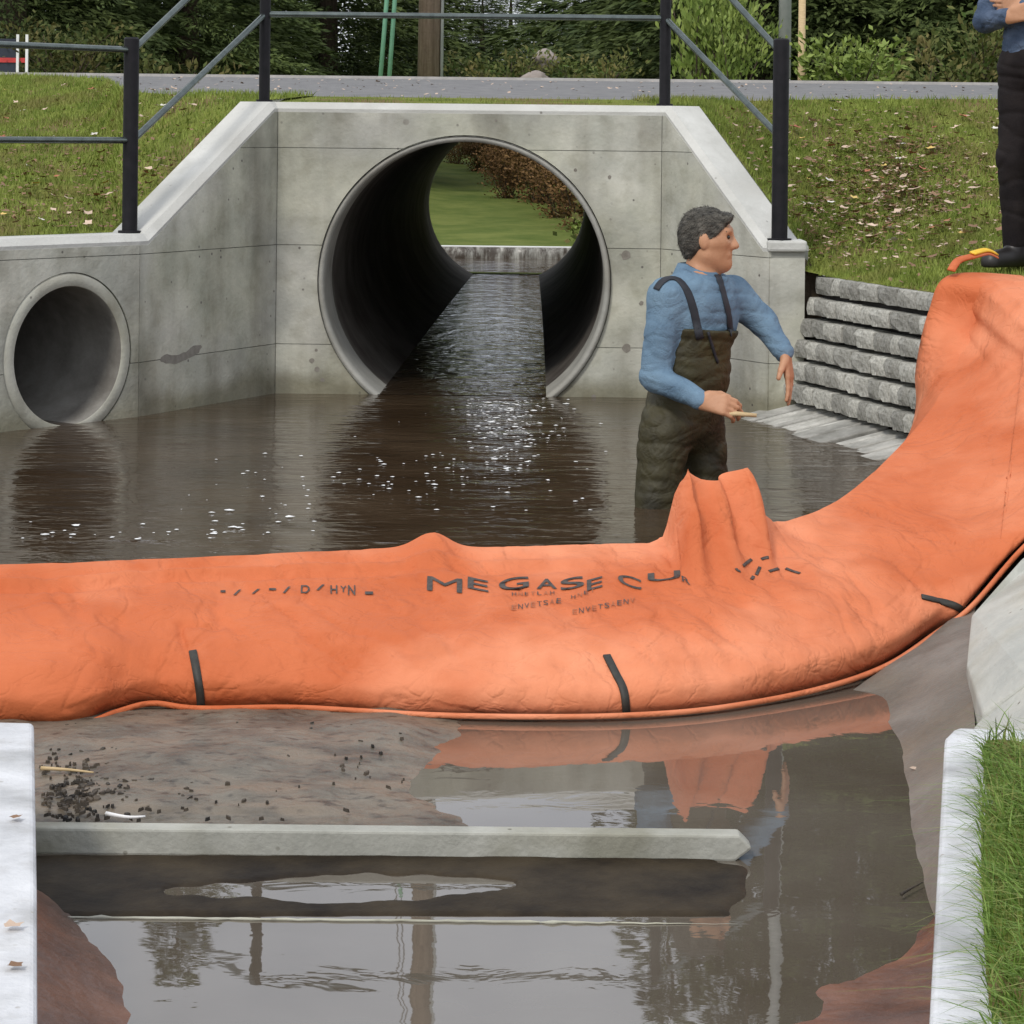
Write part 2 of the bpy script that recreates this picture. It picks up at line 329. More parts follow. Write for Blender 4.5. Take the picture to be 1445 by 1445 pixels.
# ---- culvert headwall
hw = thing('culvert_headwall', 'pale grey cast concrete culvert headwall with sloping wing walls and two round pipe openings', 'headwall', (0, A1.y+.2, ZB))
def clip(poly, axis_val, keep_above):
    o = []
    for i in range(len(poly)):
        a = poly[i]; b = poly[(i+1) % len(poly)]
        ina = (a[1] >= axis_val) == keep_above or a[1] == axis_val; inb = (b[1] >= axis_val) == keep_above or b[1] == axis_val
        if ina: o.append(a)
        if ina != inb:
            t = (axis_val-a[1])/(b[1]-a[1]); o.append((a[0]+(b[0]-a[0])*t, axis_val))
    return o
def inset(poly, d):
    n = len(poly); o = []
    for i in range(n):
        p0 = Vector(poly[i-1]); p1 = Vector(poly[i]); p2 = Vector(poly[(i+1) % n])
        e1 = (p1-p0).normalized(); e2 = (p2-p1).normalized(); n1 = Vector((-e1.y, e1.x)); n2 = Vector((-e2.y, e2.x))
        b = (n1+n2); k = d/max(.35, b.length_squared/2) ; o.append(p1+b*k/1.0*1.0 if b.length > 1e-4 else p1+n1*d)
    return o
cutters = []
def cut_with(o, cutter):
    md = o.modifiers.new('cut', 'BOOLEAN'); md.object = cutter; md.solver = 'EXACT'; md.operation = 'DIFFERENCE'
    dg = bpy.context.evaluated_depsgraph_get(); me = bpy.data.meshes.new_from_object(o.evaluated_get(dg))
    o.modifiers.clear(); o.data = me
def cutter(c, axis, r, length, n=96):
    v, f = tube([c-axis*length, c+axis*length], r, n); o = link('cut', mesh('cut', v, f, None)); fix(o); cutters.append(o); return o
PIPE_C = P(655, 398, A1.y); PR = .752
PAX = Vector((.0192, 1, .0085)).normalized()
cut_big = cutter(PIPE_C, Vector((0, 1, 0)), PR+.004, 1.2)
d2 = (A2-A3).normalized(); n2 = Vector((-d2.y, d2.x, 0))      # into the bank
sc_ = Pz(97, 500, 0)
# intersection of the pixel ray with the far left wing plane
rr = ray(97, 502); tt = ((A2-CAMP).dot(n2))/rr.dot(n2); SPC = CAMP+rr*tt
cut_small = cutter(SPC, n2, .382, 1.0)
ROWS = [ZB, .255, .765, 1.265, 9]
PT = .014
def wall_seg(p, q, poly, cut=None, split=None, ext=0.):
    """p->q front line (left to right seen from the camera); poly in (t,z) counterclockwise"""
    d = (q-p).normalized(); nb = Vector((-d.y, d.x, 0))
    W3 = lambda t, z, k: p+d*t+Vector((0, 0, z))+nb*k
    tm = max(t for t, z in poly); v, f = prism([W3(t-(ext if t == 0 else 0)+(ext if t == tm else 0), z, PT) for t, z in poly], nb*(TH-PT-.002))
    c = fix(part('wall_core', v, f, 'concrete_core', hw, False))
    if cut: cut_with(c, cut)
    for k in range(4):
        pl = clip(clip(poly, ROWS[k], True), ROWS[k+1], False)
        cols = [pl] if len(pl) >= 3 else []
        if split and k in (1, 2):
            z0, z1 = min(a[1] for a in pl), max(a[1] for a in pl); cols = [[(0, z0), (split, z0), (split, z1), (0, z1)], [(split, z0), (tm, z0), (tm, z1), (split, z1)]]
        for pl in cols:
            zz = [a[1] for a in pl]
            if max(zz)-min(zz) < .03: continue
            pl = inset(pl, .0017)
            v, f = prism([W3(t, z, 0.) for t, z in pl], nb*PT)
            o = fix(part('wall_panel', v, f, 'concrete_wall', hw, False))
            if cut: cut_with(o, cut)
LC = (B1-A1).length; LA = (A2-A1).length; LA2 = (A3-A2).length; LB = (B2-B1).length
wall_seg(A1, B1, [(0, ZB), (LC, ZB), (LC, ZT-.05), (0, ZT-.05)], cut_big, PIPE_C.x-A1.x, .2)
wall_seg(A2, A1, [(0, ZB), (LA, ZB), (LA, ZT-.05), (LA-.03, ZT-.05), (.07, ZL-.05), (0, ZL-.05)])
wall_seg(A3, A2, [(0, ZB), (LA2, ZB), (LA2, ZL-.05), (0, ZL-.05)], cut_small)
dB = (B2-B1).normalized(); nB = Vector((-dB.y, dB.x, 0))
wall_seg(B1, B2, [(0, ZB), (LB, ZB), (LB, ZR-.05), (LB-.05, ZR-.05), (.03, ZT-.05), (0, ZT-.05)])
# end pillar of the right wing (turned to face the camera)
E2 = flat(P(1134, 588, B2.y)); E2.y = B2.y+.02
wall_seg(B2+Vector((.003, .0, 0)), E2, [(0, ZB), ((E2-B2).length, ZB), ((E2-B2).length, ZR-.05), (0, ZR-.05)])
# coping along the wall heads with a chamfered front arris
cop = [(A3, ZL), (A2+(A1-A2).normalized()*.07, ZL), (A1+(A2-A1).normalized()*.03, ZT), (B1+dB*.03, ZT), (B2-dB*.05, ZR), (B2, ZR)]
plan = [A3, A2, A1, B1, B2]
def nrm_at(i, pts):
    a = (pts[i]-pts[i-1]).normalized() if i > 0 else None; b = (pts[i+1]-pts[i]).normalized() if i < len(pts)-1 else None
    f = lambda d: Vector((-d.y, d.x, 0))
    if a is None: return f(b)
    if b is None: return f(a)
    n = (f(a)+f(b)).normalized(); return n/max(.5, n.dot(f(a)))
PN = {i: nrm_at(i, plan) for i in range(5)}
stn = [(A3, ZL, PN[0])]
stn += [(A2, ZL, PN[1]), (A2+(A1-A2).normalized()*.07, ZL, nrm_at(1, [A2, (A1+A2)/2, A1]))]
nA = nrm_at(1, [A2, (A1+A2)/2, A1])
stn += [(A1+(A2-A1).normalized()*.03, ZT, nA), (A1, ZT, PN[2]), (B1, ZT, PN[3]), (B1+dB*.03, ZT, nB), (B2-dB*.05, ZR, nB), (B2, ZR, nB)]
prof = [(0.002, -.052), (-.0, -.034), (.03, 0), (TH-.03, 0), (TH, -.03), (TH, -.052)]
cv = []
for p, z, n in stn:
    for k, dz in prof: cv.append(p+n*k+Vector((0, 0, z+dz)))
o = fix(part('coping', cv, grid_faces(len(stn), 6, True)+[(5, 4, 3, 2, 1, 0), tuple(range(len(cv)-6, len(cv)))], 'concrete_cap', hw, False))
# pillar cap
v, f = prism([B2+Vector((-.01, -.012, ZR-.05)), E2+Vector((.01, -.012, ZR-.05)), E2+Vector((.01, TH, ZR-.05)), B2+Vector((.0, TH, ZR-.05))], Vector((0, 0, .054)))
o = fix(part('pillar_cap', v, f, 'concrete_cap', hw, False)); bevel_obj(o, .012)
for px, py, r in ((883, 360, .026), (884, 491, .024), (440, 509, .013), (447, 521, .014), (455, 536, .011), (446, 494, .009), (700, 170, .008), (860, 250, .010), (838, 560, .012), (905, 428, .012), (812, 240, .009)):
    fr_ = (P(px, py, A1.y).x-A1.x)/(B1.x-A1.x); c = P(px, py, lerp(A1.y, B1.y, fr_)-.0012); pts = [c]+[c+Vector((math.cos(a)*r*random.uniform(.8, 1.15), 0, math.sin(a)*r*random.uniform(.8, 1.15))) for a in [2*math.pi*k/12 for k in range(12)]]
    part('tie_hole', pts, [(0, 1+(k+1) % 12, 1+k) for k in range(12)], 'tie_mark', hw, False)
def spline_px(q):
    q = [Vector((a, b, 0)) for a, b in q]; n_ = len(q); o_ = []
    for i in range(n_):
        p0, p1, p2, p3 = q[i-1], q[i], q[(i+1) % n_], q[(i+2) % n_]
        for u in (0, .25, .5, .75): o_.append((p1*2+(p2-p0)*u+(p0*2-p1*5+p2*4-p3)*u*u+(p1*3-p0-p2*3+p3)*u**3)*.5+Vector((random.uniform(-1, 1), random.uniform(-1, 1), 0)))
    return o_
dA = (A1-A2).normalized(); nAf = Vector((dA.y, -dA.x, 0))
def on_wing(px, py):
    r_ = ray(px, py); return CAMP+r_*((A2-CAMP).dot(nAf)/r_.dot(nAf))+nAf*.0008
pts = [on_wing(q.x, q.y) for q in spline_px(((227, 510), (232, 500), (245, 501), (262, 496), (276, 487), (284, 489), (277, 500), (262, 508), (245, 513)))]
part('smear', pts, [tuple(range(len(pts)))], 'smear_mark', hw, False)
# ---- large culvert pipe
def ring_pipe(c, ax, r_in, r_out, front, length, n=96, bev=.012):
    up = Vector((0, 0, 1)); sx = ax.cross(up).normalized(); sy = sx.cross(ax)
    prof = [(front+.01, r_out), (front, r_out-.008), (front, r_in+bev), (front+bev, r_in)]
    k = 24
    prof += [(front+.012+(length)*(i/k)**1.5, r_in) for i in range(1, k+1)]
    v = []
    for s, r in prof:
        for q in range(n):
            a = 2*math.pi*q/n; v.append(c+ax*s+(sx*math.cos(a)+sy*math.sin(a))*r)
    return v, grid_faces(len(prof), n, True)
cp = thing('culvert_pipe', 'large round concrete culvert pipe running under the road through the headwall', 'pipe', PIPE_C+Vector((0, .2, -PR)))
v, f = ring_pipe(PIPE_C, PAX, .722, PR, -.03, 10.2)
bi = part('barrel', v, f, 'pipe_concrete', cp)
v, f = tube([PIPE_C-PAX*.035, PIPE_C+PAX*10.2], PR, 64, False)
part('outer_shell', v, f, 'pipe_concrete', cp)
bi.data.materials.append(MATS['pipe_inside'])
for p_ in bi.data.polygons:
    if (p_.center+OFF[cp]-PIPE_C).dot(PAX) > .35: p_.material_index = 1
# far end ring
PFAR = PIPE_C+PAX*10.2
up = Vector((0, 0, 1)); sx = PAX.cross(up).normalized(); sy = sx.cross(PAX); v = []
for s, r in ((0, .722), (.0, PR)):
    for q in range(64): a = 2*math.pi*q/64; v.append(PFAR+PAX*s+(sx*math.cos(a)+sy*math.sin(a))*r)
part('end_ring', v, grid_faces(2, 64, True), 'pipe_concrete', cp)
# ---- small outfall pipe
sp = thing('outfall_pipe', 'small round concrete outfall pipe set in the low wing wall', 'pipe', SPC+n2*.2+Vector((0, 0, -.38)))
v, f = ring_pipe(SPC, n2, .318, .378, -.002, 4.5, 72, .003)
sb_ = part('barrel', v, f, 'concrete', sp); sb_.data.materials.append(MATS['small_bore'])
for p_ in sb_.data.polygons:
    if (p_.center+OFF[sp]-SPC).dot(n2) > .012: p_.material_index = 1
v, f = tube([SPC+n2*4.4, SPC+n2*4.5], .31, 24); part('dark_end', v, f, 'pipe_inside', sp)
for o in cutters: bpy.data.objects.remove(o)
cutters.clear()

# ---- road
RN, RF = 13.75, 20.0
def road_near(x): return float(np.interp(x, [-16, -3.9, -3.1, -2.6, -2.3, -1.9, 1.3, 1.9, 3.4, 6, 70], [19.75, 19.7, 18.6, 16.2, 14.6, 13.85, 13.8, 14.5, 15.1, 15.6, 16]))
def road_z(Y): return lerp(1.535, 1.765, (Y-RN)/(RF-RN))
xs = list(np.arange(-70, -8, 6))+list(np.arange(-8, 8, .2))+list(np.arange(8, 71, 6))
v = [(x, lerp(road_near(x)-.01, RF, j/6), road_z(lerp(road_near(x)-.01, RF, j/6))) for x in xs for j in range(7)]
struct('road', v, grid_faces(len(xs), 7), 'asphalt')
v, f = merge([box_pts(Vector((0, RF+.07, 1.765)), Vector((70, 0, 0)), Vector((0, .075, 0)), Vector((0, 0, .022)))])
struct('kerb', v, f, 'kerb', False)

# ---- ground beyond the road with the stream valley
def gz(X, Y):
    fl = .02+max(0, Y-25.5)*.047
    top = 1.72+max(0, Y-30)*.02
    s = S((abs(X-.2)-1.1)/3.4)
    z = lerp(min(fl, top), top, s)
    if Y < 22.84: return 1.735
    if abs(X-.2) < 1.0 and Y > 23.1: z = min(z, lerp(-.35, z, S((abs(X-.2)-.55)/.4)) if Y < 26 else z)
    return z+nfield((X, Y, 0), .35, 3)*.06*S((Y-22)/3)
ys = [22.9]+list(np.arange(23.1, 30, .35))+list(np.arange(30, 60, 1.2))+list(np.arange(60, 420, 25)); xs = list(np.arange(-300, -12, 24))+list(np.arange(-12, 12.1, .4))+list(np.arange(24, 301, 24))
v = [(x, y, gz(x, y)) for x in xs for y in ys]
struct('ground', v, grid_faces(len(xs), len(ys)), 'lawn')
struct('road_verge', [(-300, 20.14, 1.735), (300, 20.14, 1.735), (300, 22.9, 1.735), (-300, 22.9, 1.735)], [(0, 1, 2, 3)], 'lawn')
v, f = prism([Vector((-6, 22.72, -.6)), Vector((6, 22.72, -.6)), Vector((6, 22.72, 1.745)), Vector((-6, 22.72, 1.745))], Vector((0, .14, 0)))
fh_ = solo('upstream_headwall', v, f, 'concrete', 'plain concrete headwall at the upstream end of the large pipe', 'headwall', (0, 22.79, -.6), False); fix(fh_)
cc_ = cutter(PIPE_C+PAX*10, PAX, PR+.002, 1.0, 64); cut_with(fh_, cc_); bpy.data.objects.remove(cc_)

# ---- grass banks (ruled between wall heads and the road edge)
def polyline(pts, n):
    L = [0]
    for a, b in zip(pts, pts[1:]): L.append(L[-1]+(b-a).length)
    o = []
    for i in range(n):
        t = L[-1]*i/(n-1); k = 0
        while k < len(pts)-2 and L[k+1] < t: k += 1
        o.append(pts[k].lerp(pts[k+1], (t-L[k])/max(1e-6, L[k+1]-L[k])))
    return o
def bank(name, A, Bc, nu, nv, seed, hump=0.1):
    v = []; A = polyline(A, nu) if len(A) != nu else A; Bc = polyline(Bc, nu) if len(Bc) != nu else Bc
    for i in range(nu):
        for j in range(nv):
            t = j/(nv-1); p = A[i].lerp(Bc[i], t)
            e = min(1, t*6)*min(1, (1-t)*6)*S((Bc[i]-A[i]).length/2.5)
            p = p+Vector((0, 0, hump*math.sin(math.pi*t)*S((Bc[i]-A[i]).length/2.5)+nfield(p, .9, seed)*.05*e+nfield(p, 4, seed)*.018*e))
            v.append(p)
    f = grid_faces(nu, nv); return v, f
def loft_simple(a, b, m):
    v = [p.lerp(q, j/(m-1)) for p, q in zip(a, b) for j in range(m)]; return v, grid_faces(len(a), m)
def at(p, n, z, k=TH): q = p+n*k; return Vector((q.x, q.y, z))
La = [at(A1, PN[2], ZT-.02), at(A1+(A2-A1)*.05, nA, ZT-.05), at(A2+(A1-A2)*.1, nA, ZL+.0), at(A2, PN[1], ZL-.015), at(A3, PN[0], ZL-.015), at(A3, PN[0], ZL-.0)+Vector((-6, -4, 0))]
RE = lambda x: Vector((x, road_near(x), road_z(road_near(x))+.006))
Lb = [RE(A1.x+.1), RE(A1.x-.55), RE(-2.3), RE(-2.9), RE(-5), RE(-16)]
def resample_pair(La, Lb, counts):
    a = []; b = []
    for k, c in enumerate(counts):
        for i in range(c): t = i/c; a.append(La[k].lerp(La[k+1], t)); b.append(Lb[k].lerp(Lb[k+1], t))
    a.append(La[-1]); b.append(Lb[-1]); return a, b
a, b = resample_pair(La, Lb, [3, 14, 10, 26, 10]); b = [RE(q.x) for q in b]
bv_l, bf_l = bank('l', a, b, len(a), 30, 1, .03)
struct('grass_bank', bv_l, bf_l, 'grass_soil')
# block wall line
W0 = Vector((B2.x+.145, B2.y+.01, 0)); WD = (Vector((1.69, 10.3, 0))-Vector((1.25, 11.78, 0))).normalized(); WN = Vector((-WD.y, WD.x, 0))
if WN.x < 0: WN = -WN
WB, CH, NC = .085, .102, 6
WLEN = 3.1; WT = WB+CH*NC
def wl(s, k, z): return W0+WD*s+WN*k+Vector((0, 0, z))
SB = .028
top_k = .13
Ra = [at(B1, PN[3], ZT-.02), at(B1+dB*.05, nB, ZT-.04), at(B2-dB*.07, nB, ZR-.01), wl(-.06, .02, WT+.01), wl(.12, top_k, WT-.02), wl(WLEN, top_k, WT-.02), wl(WLEN+1.6, top_k+.1, WT-.05)]
Rb = [RE(B1.x-.1), RE(B1.x+.45), RE(1.55), RE(1.9), RE(3.4), RE(6), RE(11)]
a, b = resample_pair(Ra, Rb, [3, 10, 4, 6, 32, 14]); b = [RE(q.x) for q in b]
bv_r, bf_r = bank('r', a, b, len(a), 36, 2, -.03)
struct('grass_bank', bv_r, bf_r, 'grass_soil')

v, f = loft_simple([Vector((lerp(A1.x-.05, B1.x+.05, i/20), A1.y+TH-.02, ZT-.018)) for i in range(21)], [RE(lerp(A1.x-.05, B1.x+.05, i/20))-Vector((0, 0, .0)) for i in range(21)], 6)
struct('grass_strip', v, f, 'grass_soil'); strip_v, strip_f = v, f
# earth fill behind the walls
skirt = [at(A2+(A1-A2)*.35, nA, 0, TH-.03), at(A2+(A1-A2)*.7, nA, 0, TH-.03), at(A1, PN[2], 0, TH-.03)]
for nm_, pl_, zz_ in (('earth_fill', skirt, (ZL-.06, ZL-.06, ZL-.06)), ('earth_fill', [at(B2, nB, 0, TH-.03), wl(-.1, .2, 0), wl(WLEN, .35, 0)], (ZR-.08, WT-.05, WT-.05))):
    v = []
    for p, z in zip(pl_, zz_): v += [Vector((p.x, p.y, -.6)), Vector((p.x, p.y, z))]
    struct(nm_, v, grid_faces(3, 2), 'soil')
# ---- right hand stepped block wall
bw = thing('block_wall', 'stepped retaining wall of split grey blocks in six shadowed courses beside the pool', 'wall', wl(WLEN/2, .1, WB))
v, f = merge([box_pts(wl(WLEN/2-.0, .27, WB+CH*NC/2-.02), WD*(WLEN/2-.01), WN*.15, Vector((0, 0, CH*NC/2-.02)))])
part('backing', v, f, 'stone_gap', bw, False)
def block_mesh(k):
    rnd = random.Random(k); bm = bmesh.new(); bmesh.ops.create_cube(bm, size=1)
    bmesh.ops.subdivide_edges(bm, edges=list(bm.edges), cuts=2, use_grid_fill=True)
    for vv in bm.verts:
        c = vv.co
        c.x *= .985
        if c.y < -.4: c.y += .10*(abs(c.z)*2)**3*.5 + .06*(abs(c.x)*2)**4
        c += Vector((rnd.uniform(-.02, .02), rnd.uniform(-.02, .02), rnd.uniform(-.012, .012)))
    bmesh.ops.bevel(bm, geom=[e for e in bm.edges if e.calc_face_angle(0) > .9], offset=.03, segments=1, affect='EDGES')
    me = bpy.data.meshes.new('block'); bm.to_mesh(me); bm.free(); me.materials.append(MATS['stone'])
    return me
BM = [block_mesh(k) for k in range(6)]
yaw = math.atan2(WD.y, WD.x)
rnd = random.Random(5)
for c in range(NC):
    s = -.03-.012*(5-c)+rnd.uniform(0, .03)
    while s < WLEN-.05:
        L_ = rnd.choice((.085, .10, .12, .15, .2)); L_ = min(L_, WLEN-s)
        o = link('block', BM[rnd.randrange(6)], bw)
        hgt = CH*.80
        p = wl(s+L_/2, SB*(c-5)+.17+rnd.uniform(-.005, .005), WB+CH*c+hgt/2)
        o.location = p-OFF[bw]; o.rotation_euler = (rnd.uniform(-.02, .02), 0, yaw+rnd.uniform(-.03, .03))
        if (Matrix.Rotation(yaw, 3, 'Z') @ Vector((0, -1, 0))).dot(WN) > 0: o.rotation_euler.z += math.pi
        o.scale = (L_*.97, .20, hgt*rnd.uniform(.95, 1.03))
        s += L_
# ---- sloping stone apron below the block wall
ap = thing('stone_apron', 'sloping apron of pale wet stone slabs dipping into the pool below the block wall', 'apron', wl(.9, -.1, -.1))
s = -.08; k = 0
while s < 2.3:
    L_ = rnd.choice((.06, .09, .12, .16))
    dz = rnd.uniform(-.012, .008)
    q = [wl(s+.006, .02, WB-.012+dz), wl(s+L_-.008, .02, WB-.012+dz), wl(s+L_-.02-.16, -.95, -.17+dz), wl(s+.012-.16, -.95, -.17+dz)]
    v, f = prism(q, Vector((0, 0, -.06))); o = fix(part('slab', v, f, 'slab_wet', ap, False)); bevel_obj(o, .008)
    s += L_; k += 1
v, f = prism([wl(-.1, .02, WB-.05), wl(2.35, .02, WB-.05), wl(2.2, -.95, -.21), wl(-.3, -.95, -.21)], Vector((0, 0, -.05))); fix(part('bedding', v, f, 'stone_gap', ap, False))

# ================================================================== ORANGE BARRIER
ST = [((-430, 1047, -.293), (-430, 813, .03)), ((-160, 1036, -.293), (-160, 804, .03)), ((0, 1029, -.293), (0, 797, .03)), ((110, 1026, -.293), (120, 793, .03)), ((165, 1008, -.285), (200, 789, .03)), ((215, 996, -.275), (250, 787, .03)),
      ((280, 1003, -.285), (300, 785, .03)), ((420, 1002, -.285), (430, 779, .03)), ((600, 1012, -.293), (560, 773, .03)), ((750, 1015, -.293), (700, 772, .03)),
      ((885, 1013, -.293), (840, 768, .03)), ((1010, 1003, -.293), (930, 766, .03)), ((1150, 977, -.288), (1010, 758, .035)), ((1250, 943, -.27), (1090, 741, .06)),
      ((1320, 897, -.22), (1185, 704, .10)), ((1372, 858, -.14), (1275, 624, .22)), ((1445, 775, .01), (1335, 545, .38)), ((1530, 700, .16), (1370, 470, .56)), ((1620, 620, .33), (1388, 400, .76)), ((1700, 560, .5), (1480, 402, .76))]
def spline(pts, n):
    m = len(pts); o = []
    for i in range(n):
        t = (m-1)*i/(n-1); k = min(int(t), m-2); u = t-k
        p0, p1, p2, p3 = pts[max(k-1, 0)], pts[k], pts[k+1], pts[min(k+2, m-1)]
        o.append((p1*2+(p2-p0)*u+(p0*2-p1*5+p2*4-p3)*u*u+(p1*3-p0-p2*3+p3)*u**3)*.5)
    return o
NU = 420
Fp = spline([Pz(*a) for a, b in ST], NU); Tp = spline([Pz(*b) for a, b in ST], NU)
Gk = []
for i, (a, b) in enumerate(ST):
    t = Pz(*b)
    if i < 15: Gk.append(Vector((t.x, t.y+.10, -.40)))
Gk += [P(1284, 612, 10.15), P(1292, 520, 10.17), P(1310, 440, 10.2), P(1340, 388, 10.25), P(1440, 388, 10.7)]
Gp = spline(Gk, NU)
# standing folds in the top hem: offsets at station position (pixel columns of the hem)
tents = [(610, 46, .045, 0), (948, 17, .20, -.02), (968, 22, .22, .0), (1005, 30, .20, .03), (1038, 26, .25, .0), (1062, 18, .10, 0.02)]
def proj(p):
    q = CAMR.transposed() @ (p-CAMP); return (CX+F*q.x/-q.z, CY-F*q.y/-q.z)
def fold_h(px):
    h = .05*math.exp(-((px-610)/32)**2) if abs(px-610) < 120 else 0
    key = [(915, 0), (938, .02), (944, .19), (958, .245), (968, .235), (984, .20), (1010, .195), (1036, .225), (1046, .19), (1062, .10), (1082, .02), (1110, 0)]
    for (x0, h0), (x1, h1) in zip(key, key[1:]):
        if x0 <= px <= x1: h += lerp(h0, h1, (px-x0)/(x1-x0))
    return h
NV = 56; dv = []
for i in range(NU):
    Fq, Tq, Gq = Fp[i], Tp[i], Gp[i]
    hem = proj(Tq)[0]; fh = fold_h(hem)
    ax = (Fp[min(i+1, NU-1)]-Fp[max(i-1, 0)]).normalized()
    outw = Vector((ax.y, -ax.x, 0)).normalized()
    climb = S((i/NU-.70)/.2)
    for j in range(NV+1):
        t = j/NV
        p = Fq.lerp(Tq, t)
        sag = math.sin(math.pi*t**.5)
        p = p+(Vector((0, 0, 1))*.085+outw*.05*(1-t))*sag*(1-.75*climb)
        if t < .06: p += -outw*.03*(1-t/.06)
        # fold raised from the hem, dying out down the slope
        wv = S((t-.55)/.45)
        ridge = math.sin((hem-940)/110*math.pi*5) if 930 < hem < 1100 else 0
        p += Vector((0, 0, fh*wv**1.5))+outw*(ridge*.028*S((t-.3)/.6)*(1 if fh > .03 else .3)) + outw*fh*.12*wv
        calm = 1-.85*climb
        wr = nfield(p, 2.0, 5)*.018+nfield(Vector((p.x*2.6, p.y*.9, p.z)), 3.0, 6)*.010-.012*math.exp(-(nfield(Vector((p.x*1.2+p.y*.8, p.y*.5, p.z)), 2.2, 12)/.07)**2)
        # diagonal pulls at the front seam
        pull = math.exp(-((t-.10)/.10)**2)*noise.noise(Vector((p.x*7+t*5., 0, 3.3)))*.026
        p += (Vector((0, 0, .7))+outw*.7)*(wr*calm*min(1, t*5)*min(1, (1-t)*5+.25)+pull)
        # long creases below the hem on the left, radiating creases round the bend
        p += Vector((0, 0, 1))*(.014*math.sin(t*46+noise.noise(Vector((p.x*1.3, 2, 0)))*4)*math.exp(-((t-.82)/.10)**2)*S((900-hem)/250))
        p += Vector((0, 0, 1))*(.020*noise.noise(Vector((i*.12+t*4., t*1.4, 9)))*S((hem-820)/160)*math.sin(math.pi*t)*calm)
        p += outw*(.012*math.sin(i*.55+noise.noise(Vector((i*.05, t*2, 1)))*3)*S((i/NU-.80)/.08)*S((t-.35)/.4))
        if climb > .3:
            qx, qy = proj(p); ln = lerp(1390, 1436, (850-qy)/370)
            if 440 < qy < 900:
                g_ = S((qy-440)/80)*S((900-qy)/40); g_ *= S(t/.22); p += outw*(.030*math.exp(-((qx-ln)/10)**2)-.022*S((qx-ln-4)/14))*g_
        dv.append(p)
    for j in range(1, 9):
        t = j/8; p = dv[-1] if False else (dv[i*(NV+9)+NV]).lerp(Gq, t)
        if climb > .5: p += -Vector((WN.x, WN.y, 0))*.02*math.sin(math.pi*t)*noise.noise(Vector((i*.08, t*2, 4)))
        dv.append(p)
NW = NV+9
dam = thing('flood_barrier', 'orange fabric water-filled flood barrier curving across the channel and up the bank', 'flood barrier', Vector((0, 7.4, -.3)))
memb = part('membrane', dv, grid_faces(NU, NW), 'orange_fabric', dam)
for e_ in memb.data.edges:
    a_, b_ = e_.vertices
    if a_ % NW == NV and b_ % NW == NV: e_.use_edge_sharp = True
md = memb.modifiers.new('thick', 'SOLIDIFY'); md.thickness = .006; md.offset = 1
bvh = BVHTree.FromPolygons(dv, grid_faces(NU, NW))
def hit(px, py, tree=None, lift=.003):
    d = ray(px, py).normalized(); r = (tree or bvh).ray_cast(CAMP, d)
    if r[0] is None: return None, None
    n = r[1] if r[1].dot(d) < 0 else -r[1]
    return r[0]+n*lift, n
# hem piping along the lower seam
v, f = tube([p+Vector((0, -.004, .008)) for p in Fp[::2]], .009, 6); part('seam', v, f, 'orange_fabric', dam)
def strip_on(pix, width, m, name, root, tree=None, n=14, thick=.004, smooth=True):
    pts = []; nr = []
    pl = spline([Vector((x, y, 0)) for x, y in pix], n)
    for q in pl:
        h, nn = hit(q.x, q.y, tree)
        if h is not None: pts.append(h); nr.append(nn)
    if len(pts) < 3: return None
    v, f = ribbon(pts, nr, width, thick); return part(name, v, f, m, root)
for pix in ([(272, 920), (277, 945), (282, 975), (284, 1001)], [(856, 926), (868, 950), (880, 975), (884, 1006)], [(1300, 843), (1325, 849), (1350, 856), (1364, 868)]):
    strip_on(pix, .024, 'black_strap', 'strap', dam)
# printed lettering, folded with the sheet
def glyph(ch, x0, x1, yb, h, m='black_ink', slant=0., bold=.010):
    cu = bpy.data.curves.new('glyph', 'FONT'); cu.body = ch; cu.size = 1; cu.offset = bold
    ob = bpy.data.objects.new('glyph', cu); COL.objects.link(ob)
    dg = bpy.context.evaluated_depsgraph_get(); me = bpy.data.meshes.new_from_object(ob.evaluated_get(dg)); bpy.data.objects.remove(ob)
    bm = bmesh.new(); bm.from_mesh(me); bmesh.ops.triangulate(bm, faces=bm.faces)
    bmesh.ops.subdivide_edges(bm, edges=[e for e in bm.edges if e.calc_length() > .2], cuts=2)
    xs = [q.co.x for q in bm.verts]; ys = [q.co.y for q in bm.verts]
    if not xs: return
    mnx, mxx, mny, mxy = min(xs), max(xs), min(ys), max(ys); ok = True
    for q in bm.verts:
        u = (q.co.x-mnx)/max(1e-5, mxx-mnx); vv = (q.co.y-mny)/max(1e-5, mxy-mny)
        y = yb-(vv*h)-slant*(u-.5)
        hh, nn = hit(lerp(x0, x1, u), y, lift=.0035)
        if hh is None: ok = False; break
        q.co = hh-OFF[dam]
    me2 = bpy.data.meshes.new('lettering'); bm.to_mesh(me2); bm.free(); me2.materials.append(MATS[m])
    if ok: link('lettering', me2, dam)
for ch, x0, x1, yb, h, sl in (('M', 603, 652, 836, 20, -4), ('E', 660, 689, 834, 16, -6), ('G', 704, 746, 833, 17, 5), ('A', 757, 786, 832, 14, 0), ('S', 791, 824, 832, 16, 6), ('E', 828, 850, 832, 15, 6), ('C', 872, 905, 829, 15, -10), ('U', 914, 960, 820, 12, 5), ('R', 962, 974, 824, 8, -6)):
    glyph(ch, x0, x1, yb, h, slant=sl, bold=0 if ch == 'M' else .012)
for ch, x0, x1, yb, h in (('-', 311, 318, 837, 3), ('/', 329, 340, 841, 8), ('/', 355, 367, 839, 7), ('-', 380, 390, 834, 3), ('/', 399, 410, 838, 9), ('D', 425, 437, 838, 11), ('/', 446, 458, 834, 8), ('H', 466, 476, 839, 12), ('Y', 480, 489, 837, 9), ('N', 491, 501, 841, 14), ('-', 515, 526, 840, 4)):
    glyph(ch, x0, x1, yb, h)
